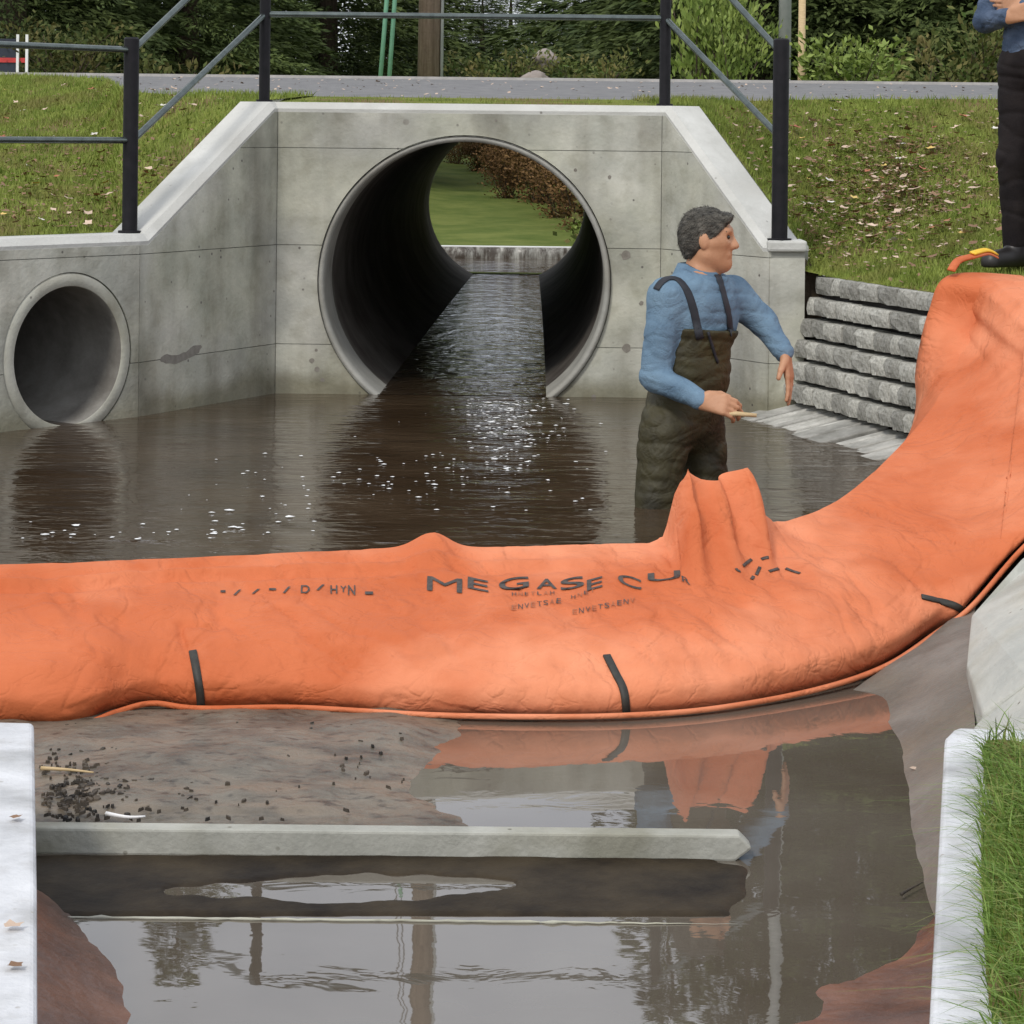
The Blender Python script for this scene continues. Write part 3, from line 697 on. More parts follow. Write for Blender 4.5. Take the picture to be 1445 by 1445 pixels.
for x0, x1, y, s in ((722, 792, 842, 2), (806, 850, 846, 12)):
    n_ = int((x1-x0)/9)
    for q in range(n_): glyph('HNETLA'[q % 6], x0+q*9, x0+q*9+6, y-s*q/n_, 5, 'faded_ink' if q % 2 else 'black_ink', bold=.0)
for x0, x1, y, s in ((722, 795, 862, 11), (808, 898, 868, 18)):
    n_ = int((x1-x0)/9)
    for q in range(n_): glyph('ENVETSA'[q % 7], x0+q*9, x0+q*9+6.5, y-s*q/n_, 7, 'black_ink' if q % 3 else 'faded_ink', bold=.0)
for pix in ([(1038, 803), (1041, 806), (1044, 807)], [(1048, 799), (1053, 795), (1060, 790)], [(1067, 812), (1070, 806), (1072, 801)], [(1074, 790), (1079, 788), (1084, 787)], [(1060, 818), (1062, 816), (1063, 814)], [(1085, 807), (1092, 805), (1098, 803)], [(1109, 803), (1119, 807), (1129, 810)]):
    strip_on(pix, .011, 'black_ink', 'logo_mark', dam, n=5, thick=.001)
# webbing loop at the bank end
lp = [P(1342, 386, 10.2), P(1352, 372, 10.3), P(1372, 366, 10.4), P(1392, 361, 10.5), P(1406, 366, 10.55)]
lp = [p+Vector((0, 0, .012)) for p in lp]
v, f = ribbon(spline(lp, 16), [Vector((0, -.5, .86)).normalized()]*16, .035, .006); part('webbing_loop', v, f, 'orange_fabric', dam)
v, f = ribbon(spline([p+Vector((0, 0, .012)) for p in lp[2:]], 8), [Vector((0, -.5, .86)).normalized()]*8, .03, .006); part('webbing_end', v, f, 'yellow_webbing', dam)

# ================================================================== WATER
hemline = [Vector((p.x, p.y+.035, 0)) for p in Tp if True]
hl = [p for p in hemline if p.x < 1.48]
poly = [Vector((-5, hl[0].y+.25, 0))]+hl[::4]+[Vector((1.7, 9.9, 0)), Vector((2.1, 10.2, 0)), Vector((2.1, 13.2, 0)), Vector((-5, 13.2, 0))]
me = mesh('water', poly, [tuple(range(len(poly)))], 'pool_water'); tag(link('water', me), kind='structure')
# stream water inside the pipe up to the far weir
v = []
for i in range(40):
    t = i/39; y = lerp(12.64, 25.6, t); c = PIPE_C+PAX*(y-PIPE_C.y); hw_ = .46 if y < 22.8 else lerp(.46, .75, S((y-22.8)/.8))
    for j in range(5): v.append((c.x+lerp(-hw_, hw_, j/4), y, .002+.016*t))
struct('stream', v, grid_faces(40, 5), 'rapid_water')
v = [(-2.6, 2.0, -.30), (2.2, 2.0, -.30), (2.2, 8.15, -.30), (1.2, 7.9, -.3), (-2.6, 7.6, -.30)]
struct('lower_water', v, [(0, 1, 2, 3, 4)], 'still_water')
# foam flecks on the pool, plus sky glints modelled as white flecks
fv = []; ff = []
fr = random.Random(11)
spots = [(fr.gauss(520, 120), fr.gauss(668, 22)) for _ in range(60)]+[(fr.uniform(20, 330), fr.gauss(752, 10)) for _ in range(26)]+[(fr.uniform(250, 460), fr.gauss(735, 18)) for _ in range(26)]+[(fr.uniform(560, 860), fr.gauss(650, 35)) for _ in range(30)]+[(fr.gauss(718, 34), 562+abs(fr.gauss(0, 45))) for _ in range(230)]  # last group: sparkle of reflected sky below the pipe mouth, modelled as white flecks
for px, py in spots:
    if py > 764 or py < 562: continue
    c = Pz(px, py, .004); r = fr.uniform(.002, .007)*(1.7 if fr.random() < .12 else 1); n = 7; o_ = len(fv)
    fv.append(c+Vector((0, 0, r*.35)))
    for k in range(n): a = 2*math.pi*k/n; fv.append(c+Vector((math.cos(a)*r*fr.uniform(.8, 2.4), math.sin(a)*r*fr.uniform(.7, 1.9), 0)))
    for k in range(n): ff.append((o_, o_+1+k, o_+1+(k+1) % n))
tag(link('foam', mesh('foam', fv, ff, 'foam')), 'white foam flecks drifting on the brown pool, with sky glints modelled as white flecks', 'foam', kind='stuff')
# ---- far weir seen through the pipe
wy = 25.6; wz = 1.38-(352-180)/F*wy
wr_ = thing('weir', 'low weir with white water spilling over its sill beyond the pipe', 'weir', (.05, wy+.2, -.3))
v, f = box_pts(Vector((.05, wy+.17, -.1+wz/2)), Vector((1.2, 0, 0)), Vector((0, .12, 0)), Vector((0, 0, wz/2+.1))); part('sill', v, f, 'bed', wr_, False)
v, f = box_pts(Vector((.05, wy+.13, wz+.012)), Vector((1.18, 0, 0)), Vector((0, .10, 0)), Vector((0, 0, .014))); o = part('crest_water', v, f, 'foam', wr_, False)
v = []
for i in range(61):
    for j in range(7):
        t = j/6; x = lerp(-1.1, 1.15, i/60); v.append((x, wy+.02-.05*t**.6+.012*noise.noise(Vector((x*9, t, 0))), wz+.02-(wz+.03)*t))
part('water_curtain', v, grid_faces(61, 7), 'fall_water', wr_)
for k in range(0):
    x = -.85+k*.054+fr.uniform(-.02, .02); h = fr.uniform(.05, .2); 
    v, f = tube([(x, wy+.025, wz+.02), (x, wy+.0, wz-h*.4), (x+.005, wy-.012, wz-h)], [fr.uniform(.008, .02), fr.uniform(.006, .014), .003], 5); part('falling_streak', v, f, 'foam', wr_)

# ================================================================== LOWER CHANNEL
def loft(L1, L2, n, m, z_noise=0., seed=0):
    a = spline(L1, n); b = spline(L2, n); v = []
    for i in range(n):
        for j in range(m):
            t = j/(m-1); p = a[i].lerp(b[i], t); v.append(p+Vector((0, 0, nfield(p, 5, seed)*z_noise)))
    return v, grid_faces(n, m)
# wet right-hand bank
v, f = loft([Pz(*q) for q in ((1190, 985, -.315), (1235, 990, -.31), (1262, 1060, -.31), (1274, 1130, -.31), (1284, 1200, -.31), (1305, 1270, -.31), (1318, 1320, -.31))],
            [Pz(*q) for q in ((1378, 850, -.14), (1366, 930, -.17), (1376, 1030, -.2), (1355, 1120, -.22), (1345, 1200, -.24), (1336, 1280, -.27), (1334, 1340, -.28))], 40, 14, .010, 2)
struct('wet_bank', v, f, 'bank_wet')
# concrete slabs the barrier climbs over
def slab(pp, label):
    pts = [Pz(*q) for q in pp]; v, f = prism(pts, Vector((0, 0, -.09)))
    c = sum(pts, Vector())/len(pts); o = solo('concrete_slab', v, f, 'slab_dry', label, 'slab', c+Vector((0, 0, -.09)), False); fix(o); bevel_obj(o, .008); return o
slab([(1364, 938, -.15), (1371, 868, -.12), (1440, 790, .0), (1560, 700, .14), (1600, 860, .12), (1452, 958, -.02), (1386, 1006, -.13)], 'pale tilted concrete slab running up beside the barrier edge')
slab([(1372, 1030, -.18), (1384, 1011, -.14), (1454, 963, -.03), (1600, 868, .10), (1600, 1060, .08), (1440, 1062, -.06)], 'pale tilted concrete slab behind the white wall end, below a cracked joint')
# rusty silt in the near corners
v, f = loft([Pz(*q) for q in ((1330, 1270, -.312), (1270, 1326, -.312), (1180, 1384, -.312), (1080, 1420, -.312), (980, 1470, -.312))], [Pz(*q) for q in ((1345, 1270, -.25), (1340, 1330, -.24), (1340, 1400, -.25), (1340, 1470, -.25), (1330, 1560, -.25))], 30, 16, .012, 4)
struct('silt_bank', v, f, 'silt')
v, f = loft([Pz(*q) for q in ((50, 1255, -.312), (120, 1300, -.312), (185, 1375, -.312), (215, 1470, -.312), (230, 1560, -.312))], [Pz(*q) for q in ((30, 1250, -.22), (30, 1300, -.22), (30, 1375, -.23), (30, 1470, -.24), (30, 1560, -.25))], 30, 16, .012, 5)
struct('silt_bank', v, f, 'silt')
# mud flat behind the sill
v = []
nx, ny = 110, 50
for i in range(nx):
    for j in range(ny):
        px = lerp(-40, 840, i/(nx-1)); py = lerp(985, 1172, j/(ny-1)); p = Pz(px, py, -.30)
        h = .020-.062*S((px-520)/300)+nfield(p, 1.7, 8)*.02+nfield(p, 7, 9)*.006
        if py > 1150: h = min(h, .008)
        v.append(p+Vector((0, 0, h)))
struct('mud_flat', v, grid_faces(nx, ny), 'mud')
# concrete sill and its wet ledge
yS = Pz(55, 1205, -.3).y
x0 = Pz(40, 1205, -.3).x; x1 = Pz(1040, 1205, -.3).x
sl = thing('concrete_sill', 'long pale concrete sill beam lying across the channel in front of the mud', 'sill', ((x0+x1)/2, yS, -.33))
zt = P(600, 1174, yS).z
poly = [Vector((x0, yS, -.302)), Vector((x1-.01, yS, -.302)), Vector((x1+.03, yS, (zt-.302)/2)), Vector((x1, yS, zt)), Vector((x0, yS, zt))]
v, f = prism(poly, Vector((0, .055, 0))); o = fix(part('beam', v, f, 'sill_concrete', sl, False)); bevel_obj(o, .006)
yL = Pz(600, 1290, -.285).y; xr = Pz(1066, 1290, -.285).x
def in_puddle(px, py):
    if not 232 < px < 728: return 0
    t = (px-232)/496; mid_ = lerp(1256, 1245, t); hh = (14+5*math.sin(t*3.1))*math.sin(math.pi*min(1, max(0, t)))**.45
    hh *= 1-.35*math.exp(-((px-352)/45)**2)
    return S((hh-abs(py-mid_)+5*noise.noise(Vector((px*.02, py*.05, 0))))/8+.5)
v = []
for i in range(150):
    for j in range(30):
        px = lerp(30, 1085, i/149); py = lerp(1207.5, 1296, j/29)
        q = Pz(px, py, -.295)
        h = .0045+nfield(q, 6, 21)*.003-.016*in_puddle(px, py)-.03*S((px+55*noise.noise(Vector((px*.012, py*.035, 3)))-1015-(py-1207)*.35)/45)-.02*S((py-1287)/8)
        v.append(Vector((q.x, min(q.y, yS-.004), -.2985+h)))
o = part('ledge', v, grid_faces(150, 30), 'ledge_wet', sl)
v, f = tube([Vector((lerp(x0+.12, xr-.04, i/60), yL-.004+.006*noise.noise(Vector((i*.7, 0, 0))), -.298)) for i in range(61)], [max(.0006, (.0032+.0035*noise.noise(Vector((i*.9, 5, 0))))*min(1, (60-i)/14)) for i in range(61)], 6); part('lip', v, f, 'concrete', sl)
# near wall heads either side
def wallhead(name, pp, label, z=0.):
    pts = [Pz(x, y, z) for x, y in pp]; v, f = prism(pts, Vector((0, 0, -.62)))
    c = sum(pts, Vector())/len(pts); o = solo(name, v, f, 'concrete_pale', label, 'wall', c+Vector((0, 0, -.62)), False); fix(o)
    bevel_obj(o, .012, 3); return o
wallhead('wing_wall', [(-260, 1012), (48, 1019), (52, 1250), (54, 1900), (-500, 1900)], 'whitewashed concrete wing wall top with fallen leaves on it')
wallhead('wing_wall', [(1344, 1029), (1352, 1026), (1600, 1036), (1800, 1900), (1300, 1900), (1311, 1445), (1333, 1040)], 'whitewashed concrete wing wall top with long grass growing over it')
# verge behind the right wing wall
v, f = loft([Pz(*q) for q in ((1392, 1050, .004), (1385, 1130, .004), (1385, 1240, .004), (1390, 1340, .004), (1400, 1470, .004), (1420, 1700, .004))], [Pz(*q) for q in ((1640, 1030, .12), (1700, 1130, .12), (1800, 1240, .12), (1850, 1340, .12), (1900, 1470, .12), (2000, 1700, .12))], 30, 14, .02, 6)
struct('grass_verge', v, f, 'grass_soil'); verge_v, verge_f = v, f

# ---- wider banks outside the picture
inner = [Pz(1960, 1690, .06), Pz(1880, 1460, .08), Pz(1780, 1240, .09), Pz(1690, 1130, .09), Pz(1630, 1040, .08), Pz(1580, 900, .06), Pz(1555, 712, .08), wl(WLEN-.2, .16, .35), wl(WLEN-.1, .4, WT-.06)]
outer = [Vector((9, y, z)) for y, z in ((1, .4), (2.5, .45), (4, .5), (5.2, .52), (6.2, .55), (7.2, .58), (8.2, .6), (8.8, .62), (9.3, .62))]
v, f = loft(inner, outer, 60, 24, .03, 11); struct('grass_slope', v, f, 'grass_soil'); gs_v, gs_f = v, f
ysl = np.linspace(1.5, 10.2, 40); v = []
for y in ysl:
    for k, z in ((0, -.45), (.25, -.1), (.6, .25), (1.2, .42), (2.2, .5), (4, .55), (8, .6)):
        q = Vector((-.252*y-.10-k, y, z)); v.append(q+Vector((.12*nfield(q, 1.2, 31), 0, .03*nfield(q, 2, 32))))
struct('grass_slope', v, grid_faces(40, 7), 'grass_soil')
# ---- grass blades
def blades(name, V, Fc, n, h0, h1, w0, seed, m, lean=.35, filt=None, bias=None, segs=1, label=None):
    rg = np.random.RandomState(seed); V = np.array([tuple(p) for p in V]); Q = np.array(Fc)
    a, b, c, d = V[Q[:, 0]], V[Q[:, 1]], V[Q[:, 2]], V[Q[:, 3]]
    area = np.linalg.norm(np.cross(c-a, d-b), axis=1); 
    if filt is not None: area = area*filt((a+c)/2)
    k = rg.choice(len(Q), n, p=area/area.sum()); u = rg.rand(n, 1); w_ = rg.rand(n, 1)
    p = (a[k]*(1-u)+b[k]*u)*(1-w_)+(d[k]*(1-u)+c[k]*u)*w_
    h = rg.uniform(h0, h1, (n, 1)); ang = rg.rand(n)*2*np.pi; sd_ = np.stack([np.cos(ang), np.sin(ang), np.zeros(n)], 1)
    ln = rg.normal(0, lean, (n, 3)); ln[:, 2] = 0
    if bias is not None: ln = ln+np.array(bias)
    p[:, 2] -= .005
    if segs == 1:
        tip = p+(ln+np.array([0, 0, 1]))*h; vv = np.concatenate([p-sd_*w0, p+sd_*w0, tip]); i = np.arange(n); fc = np.stack([i, i+n, i+2*n], 1)
    else:
        L = [];
        for s in range(segs):
            t = s/segs; L += [p+np.array([0, 0, 1])*h*(t-.55*t*t*np.linalg.norm(ln, axis=1, keepdims=True))+ln*h*t*t*1.3-sd_*w0*(1-t*.8), p+np.array([0, 0, 1])*h*(t-.55*t*t*np.linalg.norm(ln, axis=1, keepdims=True))+ln*h*t*t*1.3+sd_*w0*(1-t*.8)]
        L.append(p+np.array([0, 0, 1])*h*(1-.55*np.linalg.norm(ln, axis=1, keepdims=True))+ln*h*1.3)
        vv = np.concatenate(L); i = np.arange(n); fl = []
        for s in range(segs-1): fl += [np.stack([i+2*s*n, i+(2*s+1)*n, i+(2*s+3)*n], 1), np.stack([i+2*s*n, i+(2*s+3)*n, i+(2*s+2)*n], 1)]
        s = segs-1; fl.append(np.stack([i+2*s*n, i+(2*s+1)*n, i+(2*s+2)*n], 1)); fc = np.concatenate(fl)
    me = mesh(name, vv, fc, m, False); return tag(link(name, me), label, 'grass', kind='stuff')
blades('grass', verge_v, verge_f, 1100, .05, .11, .0022, 9, 'grass_tip', lean=.5, bias=(-.5, -.1, 0), segs=3, filt=lambda c: (c[:, 0] < c[:, 1]*.275).astype(float)+.02, label='pale straggling grass stems leaning over the whitewashed wing wall')
vis = lambda c: ((np.abs(c[:, 0]) < c[:, 1]*.23+.2) & (c[:, 1] < 21)).astype(float)+.02
blades('grass', bv_l, bf_l, 42000, .018, .05, .004, 1, 'grass_blade', filt=vis, label='short leaf-strewn turf on the bank behind the low wing wall')
blades('grass', bv_r, bf_r, 46000, .018, .05, .004, 2, 'grass_blade', filt=vis, label='short leaf-strewn turf on the bank above the block wall')
blades('grass', gs_v, gs_f, 9000, .03, .07, .004, 12, 'grass_blade', filt=lambda c: (c[:, 0] < 4).astype(float)+.02, label='turf on the slope behind the whitewashed wing wall and the tilted slabs')
blades('grass', strip_v, strip_f, 1500, .01, .03, .003, 4, 'grass_blade', label='thin strip of turf between the headwall top and the road')
blades('grass', verge_v, verge_f, 5200, .05, .13, .0022, 3, 'grass_long', lean=.45, bias=(-.45, -.1, 0), segs=3, filt=lambda c: (c[:, 0] < c[:, 1]*.30).astype(float)+.03, label='long uncut grass hanging over the whitewashed wing wall')

# ================================================================== HANDRAIL
hr = thing('handrail', 'black steel handrail with stout posts stepping up over the culvert headwall', 'railing', (0, A1.y+.15, ZT))
mid = TH*.5
def on(p, n, z): q = p+n*mid; return Vector((q.x, q.y, z))
yl = (A2+nA*mid).y+.05
PL = P(183, 322, yl); PL.z = ZL
yc = A1.y+mid
PC1 = P(373, 135, yc); PC2 = P(938, 142, yc); PC1.z = PC2.z = ZT
PRp = P(1100, 318, (B2+nB*mid).y-.0); PRp.z = ZR
HL = .93
def post(p, r, h):
    v, f = tube([p-Vector((0, 0, .02)), p+Vector((0, 0, h-.008)), p+Vector((0, 0, h))], [r, r, r*.8], 14); o = part('post', v, f, 'steel_black', hr); autosmooth(o)
    v, f = tube([p, p+Vector((0, 0, .012))], r*1.5, 14); b = part('base_plate', v, f, 'steel_black', o); autosmooth(b)
post(PL, .037, HL); post(PC1, .029, .955); post(PC2, .029, .955); post(PRp, .039, HL+.05)
def rail(a, b, r=.016):
    v, f = tube([a, b], r, 12); autosmooth(part('rail', v, f, 'steel_rail', hr))
up1, mid1 = Vector((0, 0, .87)), Vector((0, 0, .44))
LFT = Vector((PL.x, PL.y, 0))+(A3-A2); LFT.z = ZL
rail(PL+up1, LFT+up1+Vector((0, 0, .0))); rail(PL+mid1, LFT+mid1)
cm, ctp = Vector((0, 0, .455)), Vector((0, 0, .93))
rail(PL+mid1+Vector((.02, 0, .01)), PC1+cm); rail(PL+up1+Vector((.02, 0, .01)), PC1+ctp)
rail(PC1+cm, PC2+cm); rail(PC1+ctp, PC2+ctp)
rail(PC2+cm, PRp+Vector((-.02, 0, .52))); rail(PC2+ctp, PRp+Vector((-.02, 0, .93)))

# ================================================================== PEOPLE (signed distance fields meshed with surface nets)
class SDF:
    def __init__(s, lo, hi, h):
        s.h = h; s.o = np.array(lo, dtype=np.float32); s.n = np.ceil((np.array(hi)-np.array(lo))/h).astype(int)+1
        s.f = np.full(s.n, .5, dtype=np.float32)
    def _sub(s, lo, hi):
        a = np.maximum(0, np.floor((lo-s.o)/s.h).astype(int)); b = np.minimum(s.n, np.ceil((hi-s.o)/s.h).astype(int)+1)
        if np.any(b <= a): return None, None
        g = [s.o[i]+np.arange(a[i], b[i])*s.h for i in range(3)]
        return (slice(a[0], b[0]), slice(a[1], b[1]), slice(a[2], b[2])), np.stack(np.meshgrid(*g, indexing='ij'), -1)
    def _add(s, sl, d, k, sub=False):
        f = s.f[sl]
        if sub:
            hh = np.clip(.5-.5*(f+d)/k, 0, 1); s.f[sl] = f*(1-hh)+(-d)*hh+k*hh*(1-hh)
        else:
            hh = np.clip(.5+.5*(f-d)/k, 0, 1); s.f[sl] = f*(1-hh)+d*hh-k*hh*(1-hh)
    def cap(s, a, b, ra, rb, k=.02):
        a = np.array(a, dtype=np.float32); b = np.array(b, dtype=np.float32); r = max(ra, rb)+k*2+.02
        sl, p = s._sub(np.minimum(a, b)-r, np.maximum(a, b)+r)
        if sl is None: return
        ab = b-a; t = np.clip(((p-a)@ab)/max(1e-9, ab@ab), 0, 1); d = np.linalg.norm(p-a-t[..., None]*ab, axis=-1)-(ra+(rb-ra)*t); s._add(sl, d, k)
    def ell(s, c, axes, rad, k=.02, sub=False):
        c = np.array(c, dtype=np.float32); r = max(rad)+k*2+.02; sl, p = s._sub(c-r, c+r)
        if sl is None: return
        q = (p-c)@np.array([list(x) for x in axes], dtype=np.float32).T; rad = np.array(rad, dtype=np.float32)
        k0 = np.linalg.norm(q/rad, axis=-1); k1 = np.linalg.norm(q/(rad*rad), axis=-1)+1e-6
        s._add(sl, k0*(k0-1)/k1, k, sub)
    def plane(s, c, n):      # keep the side where (p-c).n < 0
        g = [s.o[i]+np.arange(s.n[i])*s.h for i in range(3)]
        d = (g[0][:, None, None]-c[0])*n[0]+(g[1][None, :, None]-c[1])*n[1]+(g[2][None, None, :]-c[2])*n[2]
        s.f = np.maximum(s.f, d.astype(np.float32))
    def mesh(s):
        f = s.f; sg = f < 0
        C = [(0, 0, 0), (1, 0, 0), (0, 1, 0), (1, 1, 0), (0, 0, 1), (1, 0, 1), (0, 1, 1), (1, 1, 1)]
        N = np.array(f.shape)-1
        view = lambda arr, c: arr[c[0]:c[0]+N[0], c[1]:c[1]+N[1], c[2]:c[2]+N[2]]
        cnt = sum(view(sg, c).astype(np.int8) for c in C); mask = (cnt > 0) & (cnt < 8); I = np.argwhere(mask)
        idx = np.full(mask.shape, -1); idx[mask] = np.arange(len(I))
        vals = [f[I[:, 0]+c[0], I[:, 1]+c[1], I[:, 2]+c[2]] for c in C]; acc = np.zeros((len(I), 3)); ct = np.zeros(len(I))
        for a in range(8):
            for b in range(a+1, 8):
                da = np.array(C[b])-np.array(C[a])
                if np.abs(da).sum() != 1: continue
                m_ = (vals[a] < 0) != (vals[b] < 0); t = vals[a][m_]/(vals[a][m_]-vals[b][m_])
                acc[m_] += np.array(C[a])+t[:, None]*da; ct[m_] += 1
        V = s.o+(I+acc/ct[:, None])*s.h; Fs = []
        for ax in range(3):
            u, w2 = (ax+1) % 3, (ax+2) % 3; sl0 = [slice(None)]*3; sl1 = [slice(None)]*3; sl0[ax] = slice(0, -1); sl1[ax] = slice(1, None)
            ch = sg[tuple(sl0)] != sg[tuple(sl1)]; E = np.argwhere(ch); E = E[(E[:, u] > 0) & (E[:, w2] > 0) & (E[:, u] < N[u]) & (E[:, w2] < N[w2])]
            ins = sg[E[:, 0], E[:, 1], E[:, 2]]
            def cell(du, dw): e = E.copy(); e[:, u] += du; e[:, w2] += dw; return idx[e[:, 0], e[:, 1], e[:, 2]]
            q = np.stack([cell(-1, -1), cell(0, -1), cell(0, 0), cell(-1, 0)], 1); q[~ins] = q[~ins][:, ::-1]; Fs.append(q)
        return V, np.concatenate(Fs)
def npv(v): return np.array([v.x, v.y, v.z])
def displace(V, Fc, amp, sc, stretch=(1, 1, 1), seed=0):
    me = bpy.data.meshes.new('t'); me.from_pydata(V.tolist(), [], Fc.tolist()); me.update()
    n = np.zeros(len(V)*3); me.vertices.foreach_get('normal', n); n = n.reshape(-1, 3); bpy.data.meshes.remove(me)
    d = np.array([noise.noise(Vector((p[0]*sc*stretch[0]+seed, p[1]*sc*stretch[1], p[2]*sc*stretch[2])))+.5*noise.noise(Vector((p[0]*sc*2.1*stretch[0]+seed, p[1]*sc*2.1, p[2]*sc*2.1*stretch[2]))) for p in V])
    return V+n*d[:, None]*amp
def crease(V, Fc, amp, sc, stretch=(1, 1, 1), seed=0):
    me = bpy.data.meshes.new('t'); me.from_pydata(V.tolist(), [], Fc.tolist()); me.update()
    n = np.zeros(len(V)*3); me.vertices.foreach_get('normal', n); n = n.reshape(-1, 3); bpy.data.meshes.remove(me)
    d = np.array([math.exp(-(noise.noise(Vector((p[0]*sc*stretch[0]+seed+p[2]*sc*.5, p[1]*sc*stretch[1], p[2]*sc*stretch[2])))/.16)**2) for p in V])
    return V-n*d[:, None]*amp
def hand(s, wr, d, pn, side, curls, spread=.06, thumb=.6, scale=1.0, grip=0.):
    """d: towards fingers, pn: palm normal (fingers curl to it), side: thumb side"""
    wr, d, pn, side = [Vector(x) for x in (wr, d, pn, side)]; d.normalize(); pn.normalize(); side.normalize()
    pal = wr+d*.085*scale
    for k, off in enumerate((.030, .010, -.010, -.029)):
        kn = wr+d*(.088-.004*abs(k-1))*scale+side*off*scale
        s.cap(wr+side*off*.55*scale, kn, .017*scale, .012*scale, .012)
        dirv = (d+side*off*spread*40*.25).normalized(); p = kn; L = (.042, .047, .044, .034)[k]; c = 0
        for seg in range(3):
            c += curls[k]*(1.0 if seg else .8); q = dirv*math.cos(c)+pn*math.sin(c); e = p+q*L*scale; s.cap(p, e, (.0098-.001*seg)*scale, (.009-.001*seg)*scale, .004); p = e; L *= .68
    t0 = wr+d*.025*scale+side*.028*scale; t1 = t0+(d*.7+side*.7*thumb+pn*.35).normalized()*.045*scale; t2 = t1+(d*.85+pn*.45+side*.1).normalized()*.034*scale
    s.cap(t0, t1, .016*scale, .012*scale, .01); s.cap(t1, t2, .0115*scale, .009*scale, .004)
def head(s, c, f, u, sd_, k=.015):
    HK = .93; ax = (sd_, f, u); q = lambda a, b, e: c+(sd_*a+f*b+u*e)*HK
    s.ell(q(0, -.012, .028), ax, (.070, .091, .082), k); s.ell(q(0, .028, -.035), ax, (.058, .063, .079), .03)
    s.cap(q(-.045, .0, -.06), q(0, .066, -.098), .023, .021, .03); s.cap(q(.045, .0, -.06), q(0, .066, -.098), .023, .021, .03)
    s.cap(q(-.035, .078, .036), q(.035, .078, .036), .014, .014, .02)
    s.cap(q(0, .088, .02), q(0, .110, -.022), .009, .013, .012); s.cap(q(-.012, .098, -.026), q(.012, .098, -.026), .010, .010, .01)
    s.cap(q(-.022, .084, -.060), q(.022, .084, -.060), .009, .009, .01); s.cap(q(-.035, .065, -.008), q(-.055, .02, -.015), .02, .018, .02); s.cap(q(.035, .065, -.008), q(.055, .02, -.015), .02, .018, .02)
    for e in (-1, 1):
        s.ell(q(.033*e, .095, .012), ax, (.017, .014, .011), .012, True)
        s.ell(q(.078*e, -.008, -.005), (sd_, f, u), (.010, .019, .032), .008)
    return q
def human(name, label, J, fwd, hf, mats, boots, group=None, hem=None, cuff=.0, wader=None):
    fwd = Vector(fwd).normalized(); up = Vector((0, 0, 1)); sd_ = fwd.cross(up).normalized()      # sd_ = the person's right
    hf = Vector(hf).normalized(); hs = hf.cross(up).normalized(); hu = hs.cross(hf).normalized()
    base = Vector((J['pelvis'].x, J['pelvis'].y, min(J['ankR'].z, J['ankL'].z)-.08))
    root = thing(name, label, 'person', base, group)
    allp = list(J.values()); lo = [min(p[i] for p in allp)-.30 for i in range(3)]; hi = [max(p[i] for p in allp)+.30 for i in range(3)]
    tax = (sd_, fwd, up)
    ch, pv, nk = J['chest'], J['pelvis'], J['neck']; spine = (ch-pv).normalized(); tf = sd_.cross(spine)*-1
    tax = (sd_, spine.cross(sd_).normalized(), spine)
    def torso(s, g, low=True, k=.05):
        s.ell(ch+spine*.02, tax, (.165+g, .112+g, .19+g), k); s.ell((ch+pv)/2, tax, (.15+g, .108+g, .17+g), k)
        if low: s.ell(pv, tax, (.165+g, .118+g, .13+g), k)
        for e in ('R', 'L'): s.cap(nk-spine*.06, J['sh'+e], .056+g, .056+g, .05)
    def arm(s, e, g, end=1., k=.03):
        w_ = J['el'+e].lerp(J['wr'+e], end); s.cap(J['sh'+e], J['el'+e], .058+g, .044+g, k); s.cap(J['el'+e], w_, .044+g, lerp(.043, .029, end)+g*.8, .02)
    def leg(s, e, g, top=True, k=.04):
        s.cap(J['hip'+e], J['kn'+e], .088+g, .058+g, k); s.cap(J['kn'+e], J['ank'+e], .058+g, .042+g, .03)
    # body: one continuous surface
    s = SDF(lo, hi, .0056)
    torso(s, -.012); 
    for e in ('R', 'L'):
        arm(s, e, -.008); leg(s, e, -.01); s.cap(J['ank'+e]+Vector((0, 0, -.03)), J['toe'+e], .035, .028, .03)
        hand(s, J['wr'+e], *J.get('hand'+e))if False else None
    s.cap(nk-spine*.04, J['head']-hu*.05-hf*.015, .060, .056, .03)
    q = head(s, J['head'], hf, hu, hs)
    for e in ('R', 'L'):
        hd = HANDS[name_key][e]; hand(s, J['wr'+e], *hd)
    V, Fc = s.mesh(); part('body', [Vector(p) for p in V], Fc.tolist(), mats['skin'], root)
    ev = []
    for e in (-1, 1):
        bm = bmesh.new(); bmesh.ops.create_icosphere(bm, subdivisions=2, radius=.0085); c = q(.033*e, .082, .012)
        part('eye', [c+x.co for x in bm.verts], [tuple(y.index for y in x.verts) for x in bm.faces], 'eye_dark', root); bm.free()
        v, f = tube([q(.014*e, .092, .036), q(.034*e, .089, .039), q(.052*e, .076, .034)], [.002, .003, .002], 6); part('eyebrow', v, f, mats['hair'], root)
    # hair
    hc = J['head']; s = SDF([hc[i]-.17 for i in range(3)], [hc[i]+.17 for i in range(3)], .005)
    ax = (hs, hf, hu); s.ell(q(0, -.014, .031), ax, (.079, .101, .091), .01); s.ell(q(0, -.06, -.03), ax, (.063, .047, .058), .03); s.cap(q(-.03, .07, .088), q(.035, .074, .085), .020, .020, .02)
    nn = (hf*.80-hu*.60); s.plane(npv(hc), nn.normalized()) if False else None
    g = hf*.78-hu*.62; g.normalize(); s.plane(npv(hc+g*.018), npv(g)); s.plane(npv(hc-hu*.082), npv(-hu))
    V, Fc = s.mesh(); V = displace(V, Fc, .007, 26, (1, 1, .5), 3); hair_o = part('hair', [Vector(p) for p in V], Fc.tolist(), mats['hair'], root)
